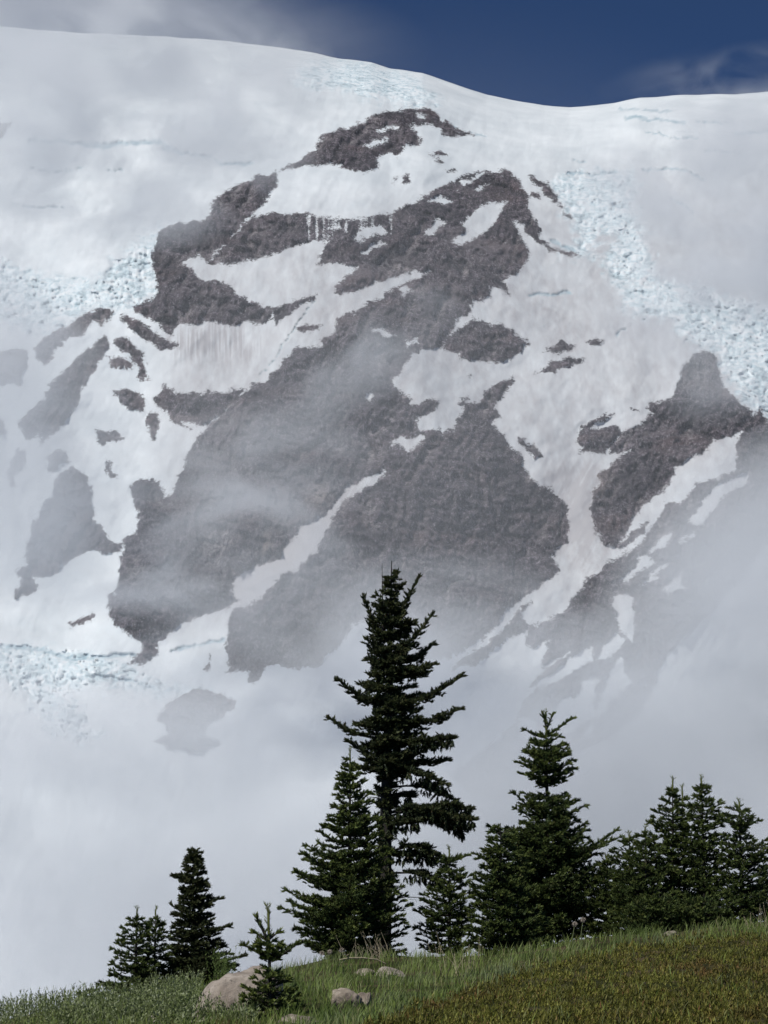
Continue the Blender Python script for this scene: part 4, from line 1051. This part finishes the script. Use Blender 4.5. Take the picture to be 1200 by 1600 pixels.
def heather_object():
    u, v, X, Y, r = scatter(60000, (430, 1330), (1440, 1625), 61)
    keep = heather_edge(u, v) > -6
    X, Y = X[keep], Y[keep]
    n = len(X)
    mound = fbm(X / 0.35, Y / 0.5, 8.0, 3)
    Z = ground(X, Y) + 0.10 * np.clip(mound, -0.4, 1.5) - 0.03
    g = Geo()
    D = np.stack([r.normal(0, 0.35, n), r.normal(0, 0.35, n), np.ones(n)], -1)
    Ln = r.uniform(0.05, 0.12, n) * (1 + 0.3 * mound)
    needles(g, np.stack([X, Y, Z], -1), D, Ln, 0.10 * Ln, np.zeros(n), r, 5)
    return g
heather_object().build("heather", [M_HEATH], None)
h_o = bpy.data.objects["heather"]; tag(h_o, "olive and rust heather mat covering the lower right slope", kind="stuff")

def willow(region, n, seed, name, label, mat, h=(0.24, 0.44), kind="stuff", cat=None, vsh=0, leaf=0.085):
    r = np.random.default_rng(seed)
    u, v, X, Y, _ = scatter(n, region[0], region[1], seed)
    g = Geo()
    n = len(X); Z = ground(X, Y)
    keep = fbm(X / 0.6, Y / 0.9, 6.0, 3) + r.uniform(-0.4, 0.6, n) > -0.15
    X, Y, Z = X[keep], Y[keep], Z[keep]; n = len(X)
    Hh = r.uniform(*h, n) * (1 + 0.35 * fbm(X / 0.8, Y / 0.8, 1.0, 3))
    a = r.uniform(0, 6.28, n); D = np.stack([0.35 * np.cos(a), 0.35 * np.sin(a), np.ones(n)], -1)
    P = np.stack([X, Y, Z], -1)
    m = 7
    for k in range(m):
        q = 0.25 + 0.75 * k / (m - 1)
        pos = P + D * (Hh * q)[:, None]
        needles(g, pos, D * [1, 1, 0.8] + r.normal(0, 0.28, (n, 3)), np.full(n, leaf) * r.uniform(0.7, 1.2, n), np.full(n, leaf * 0.15), np.zeros(n), r, 3)
    o = g.build(name, [mat], None)
    return tag(o, label, cat, None, kind)
willow(((-120, 312), (1546, 1612)), 3000, 71, "willow_thicket", "silvery green willow thicket along the lower left edge", M_WILLOW)
willow(((330, 362), (1538, 1546)), 90, 72, "light_green_shrub", "light green leafy shrub between the narrow dark fir and the boulder", M_LIGHTGREEN, (0.45, 0.75), None, "shrub", leaf=0.07)
willow(((292, 400), (1560, 1606)), 420, 73, "low_willow", "leafy green undergrowth before the large boulder", M_WILLOW, (0.12, 0.26))
willow(((978, 1012), (1458, 1466)), 60, 74, "cream_flowered_plant", "clump of pale cream-green flowering plants below the clump of firs", M_LIGHTGREEN, (0.12, 0.2), leaf=0.05)

# dry stalks, bare twigs
def stalks(name, spots, label, mat, cat, seed, thick=0.006):
    r = np.random.default_rng(seed)
    for (u, v, du, dv, Y) in spots:
        g = Geo()
        a = np.array(at(u, v, Y)); a[2] = min(a[2], float(ground(a[0], a[1])) + 0.01) ; b = np.array(at(u + du, v + dv, Y + r.uniform(-.2, .2)))
        mid = (a + b) / 2 + np.array([r.uniform(-.04, .04), 0, r.uniform(0, .05)])
        tube(g, [a, mid, b], [thick, thick * 0.8, thick * 0.5], 4)
        for k in range(4):
            q = r.uniform(0.35, 0.95); c = a + (b - a) * q
            tube(g, [c, c + np.array([r.uniform(-.12, .12), r.uniform(-.08, .08), r.uniform(.04, .16)])], [thick * .6, thick * .35], 3)
        yield g
tw = [(108, 1580, -14, -38, 50), (78, 1580, -24, -26, 50), (62, 1582, -10, -14, 50), (160, 1568, 1, -38, 50), (20, 1590, 6, -20, 49), (318, 1590, 12, -42, 43), (396, 1530, -4, -22, 44)]
TWL = ["bare twig leaning left above the middle of the thicket", "forked bare twig low over the left thicket", "short bare twig between two longer ones on the thicket", "upright bare twig beside the smallest dark conifer tuft",
       "thin bare twig at the far left corner", "dark bare twig leaning across the large boulder", "thin dry twig on top of the large boulder"]
for g, lb in zip(stalks("bare_twig", tw, "", M_BARK, "twig", 81), TWL):
    tag(g.build("bare_twig", [M_BARK], None), lb, "twig")
# fallen pale branch in the bare patch
g = Geo()
pts = [at(530, 1500, 45.8), at(545, 1497, 45.9), at(565, 1496.5, 46), at(588, 1499, 46.1), at(603, 1506, 46.2)]
tube(g, pts, [0.014, 0.016, 0.016, 0.014, 0.012], 6)
for (a, b) in [((545, 1497), (538, 1489)), ((540, 1498), (533, 1505)), ((541, 1494), (545, 1491))]:
    tube(g, [at(*a, 45.9), at(*b, 45.8)], [0.012, 0.006], 5)
tag(g.build("fallen_branch", [M_DRY], None, True), "pale bare fallen branch lying over the bare patch", "branch")
# dry grass stems by the broad fir
g = Geo(); r = np.random.default_rng(91)
for k in range(70):
    u = r.choice([r.normal(595, 10), r.normal(570, 30), r.normal(715, 25), r.normal(1190, 12)]); v = float(np.interp(u, crest_u, crest_v)) + r.uniform(0, 8) + (40 if 690 < u < 740 else 0)
    Yk = 48 if not 690 < u < 740 else 40.5
    a = np.array(at(u, v, Yk)); a[2] = float(ground(a[0], a[1])); hgt = r.uniform(0.15, 0.5)
    b = a + np.array([r.normal(0, 0.12), r.normal(0, 0.05), hgt])
    tube(g, [a, (a + b) / 2 + np.array([0.01, 0, 0.02]), b], [0.004, 0.0035, 0.002], 3)
    needles(g, np.array([b]), np.array([b - a]), np.array([0.06]), np.array([0.006]), np.array([0.0]), r, 5)
tag(g.build("dry_grass", [M_DRY], None), "straw-coloured dead grass stems below the broad fir", kind="stuff")

# seed heads of pasqueflowers
m_, ns_, ls_ = new_mat("seed_fluff"); ns_["Principled BSDF"].inputs["Base Color"].default_value = (0.42, 0.37, 0.31, 1); ns_["Principled BSDF"].inputs["Roughness"].default_value = 1
M_FLUFF = m_
m_, ns_, ls_ = new_mat("flower_stem"); ns_["Principled BSDF"].inputs["Base Color"].default_value = (0.16, 0.19, 0.08, 1); M_STEM = m_
def seed_head(u, v, vb, Y, rpx, label, seed):
    r = np.random.default_rng(seed)
    b = np.array(at(u - 3, vb, Y)); b[2] = float(ground(b[0], b[1])) - 0.01; t = np.array(at(u, v, Y))
    root = empty("seed_head_flower", tuple(b)); tag(root, label, "flower", "pasqueflower seed heads on tall stems")
    g = Geo(); tube(g, [b, (b + t) / 2 + np.array([-0.02, 0, 0.02]), t], [0.008, 0.007, 0.006], 5); g.build("stem", [M_STEM], root, True)
    g = Geo(); n = 260; d = r.normal(size=(n, 3)); d[:, 2] = d[:, 2] * 0.85 + 0.1; d /= np.linalg.norm(d, axis=1)[:, None]
    R_m = rpx * Y / FPX
    v0 = t + d * R_m * 0.15; sd = np.cross(d, r.normal(size=(n, 3))); sd /= np.linalg.norm(sd, axis=1)[:, None]
    vv = np.stack([v0 - sd * 0.004, v0 + sd * 0.004, t + d * R_m * r.uniform(0.8, 1.1, (n, 1)) + np.array([0, 0, -0.01])], 1).reshape(-1, 3)
    g.add(vv, np.arange(len(vv)).reshape(-1, 3)); g.build("seed_ball", [M_FLUFF], root)
seed_head(898, 1443, 1466, 47, 5.2, "left one of the two fluffy seed heads in front of the second tallest fir", 1)
seed_head(911, 1436.5, 1466, 47, 5.2, "right and taller one of the two fluffy seed heads before the second tallest fir", 2)
seed_head(503, 1489, 1508, 46, 5.0, "fluffy seed head at the foot of the broad fir, leftmost of the three there", 3)
seed_head(515, 1487, 1507, 46, 5.0, "fluffy seed head at the foot of the broad fir, middle of the three there", 4)
seed_head(534, 1484, 1505, 46, 5.0, "fluffy seed head at the foot of the broad fir, rightmost of three", 5)
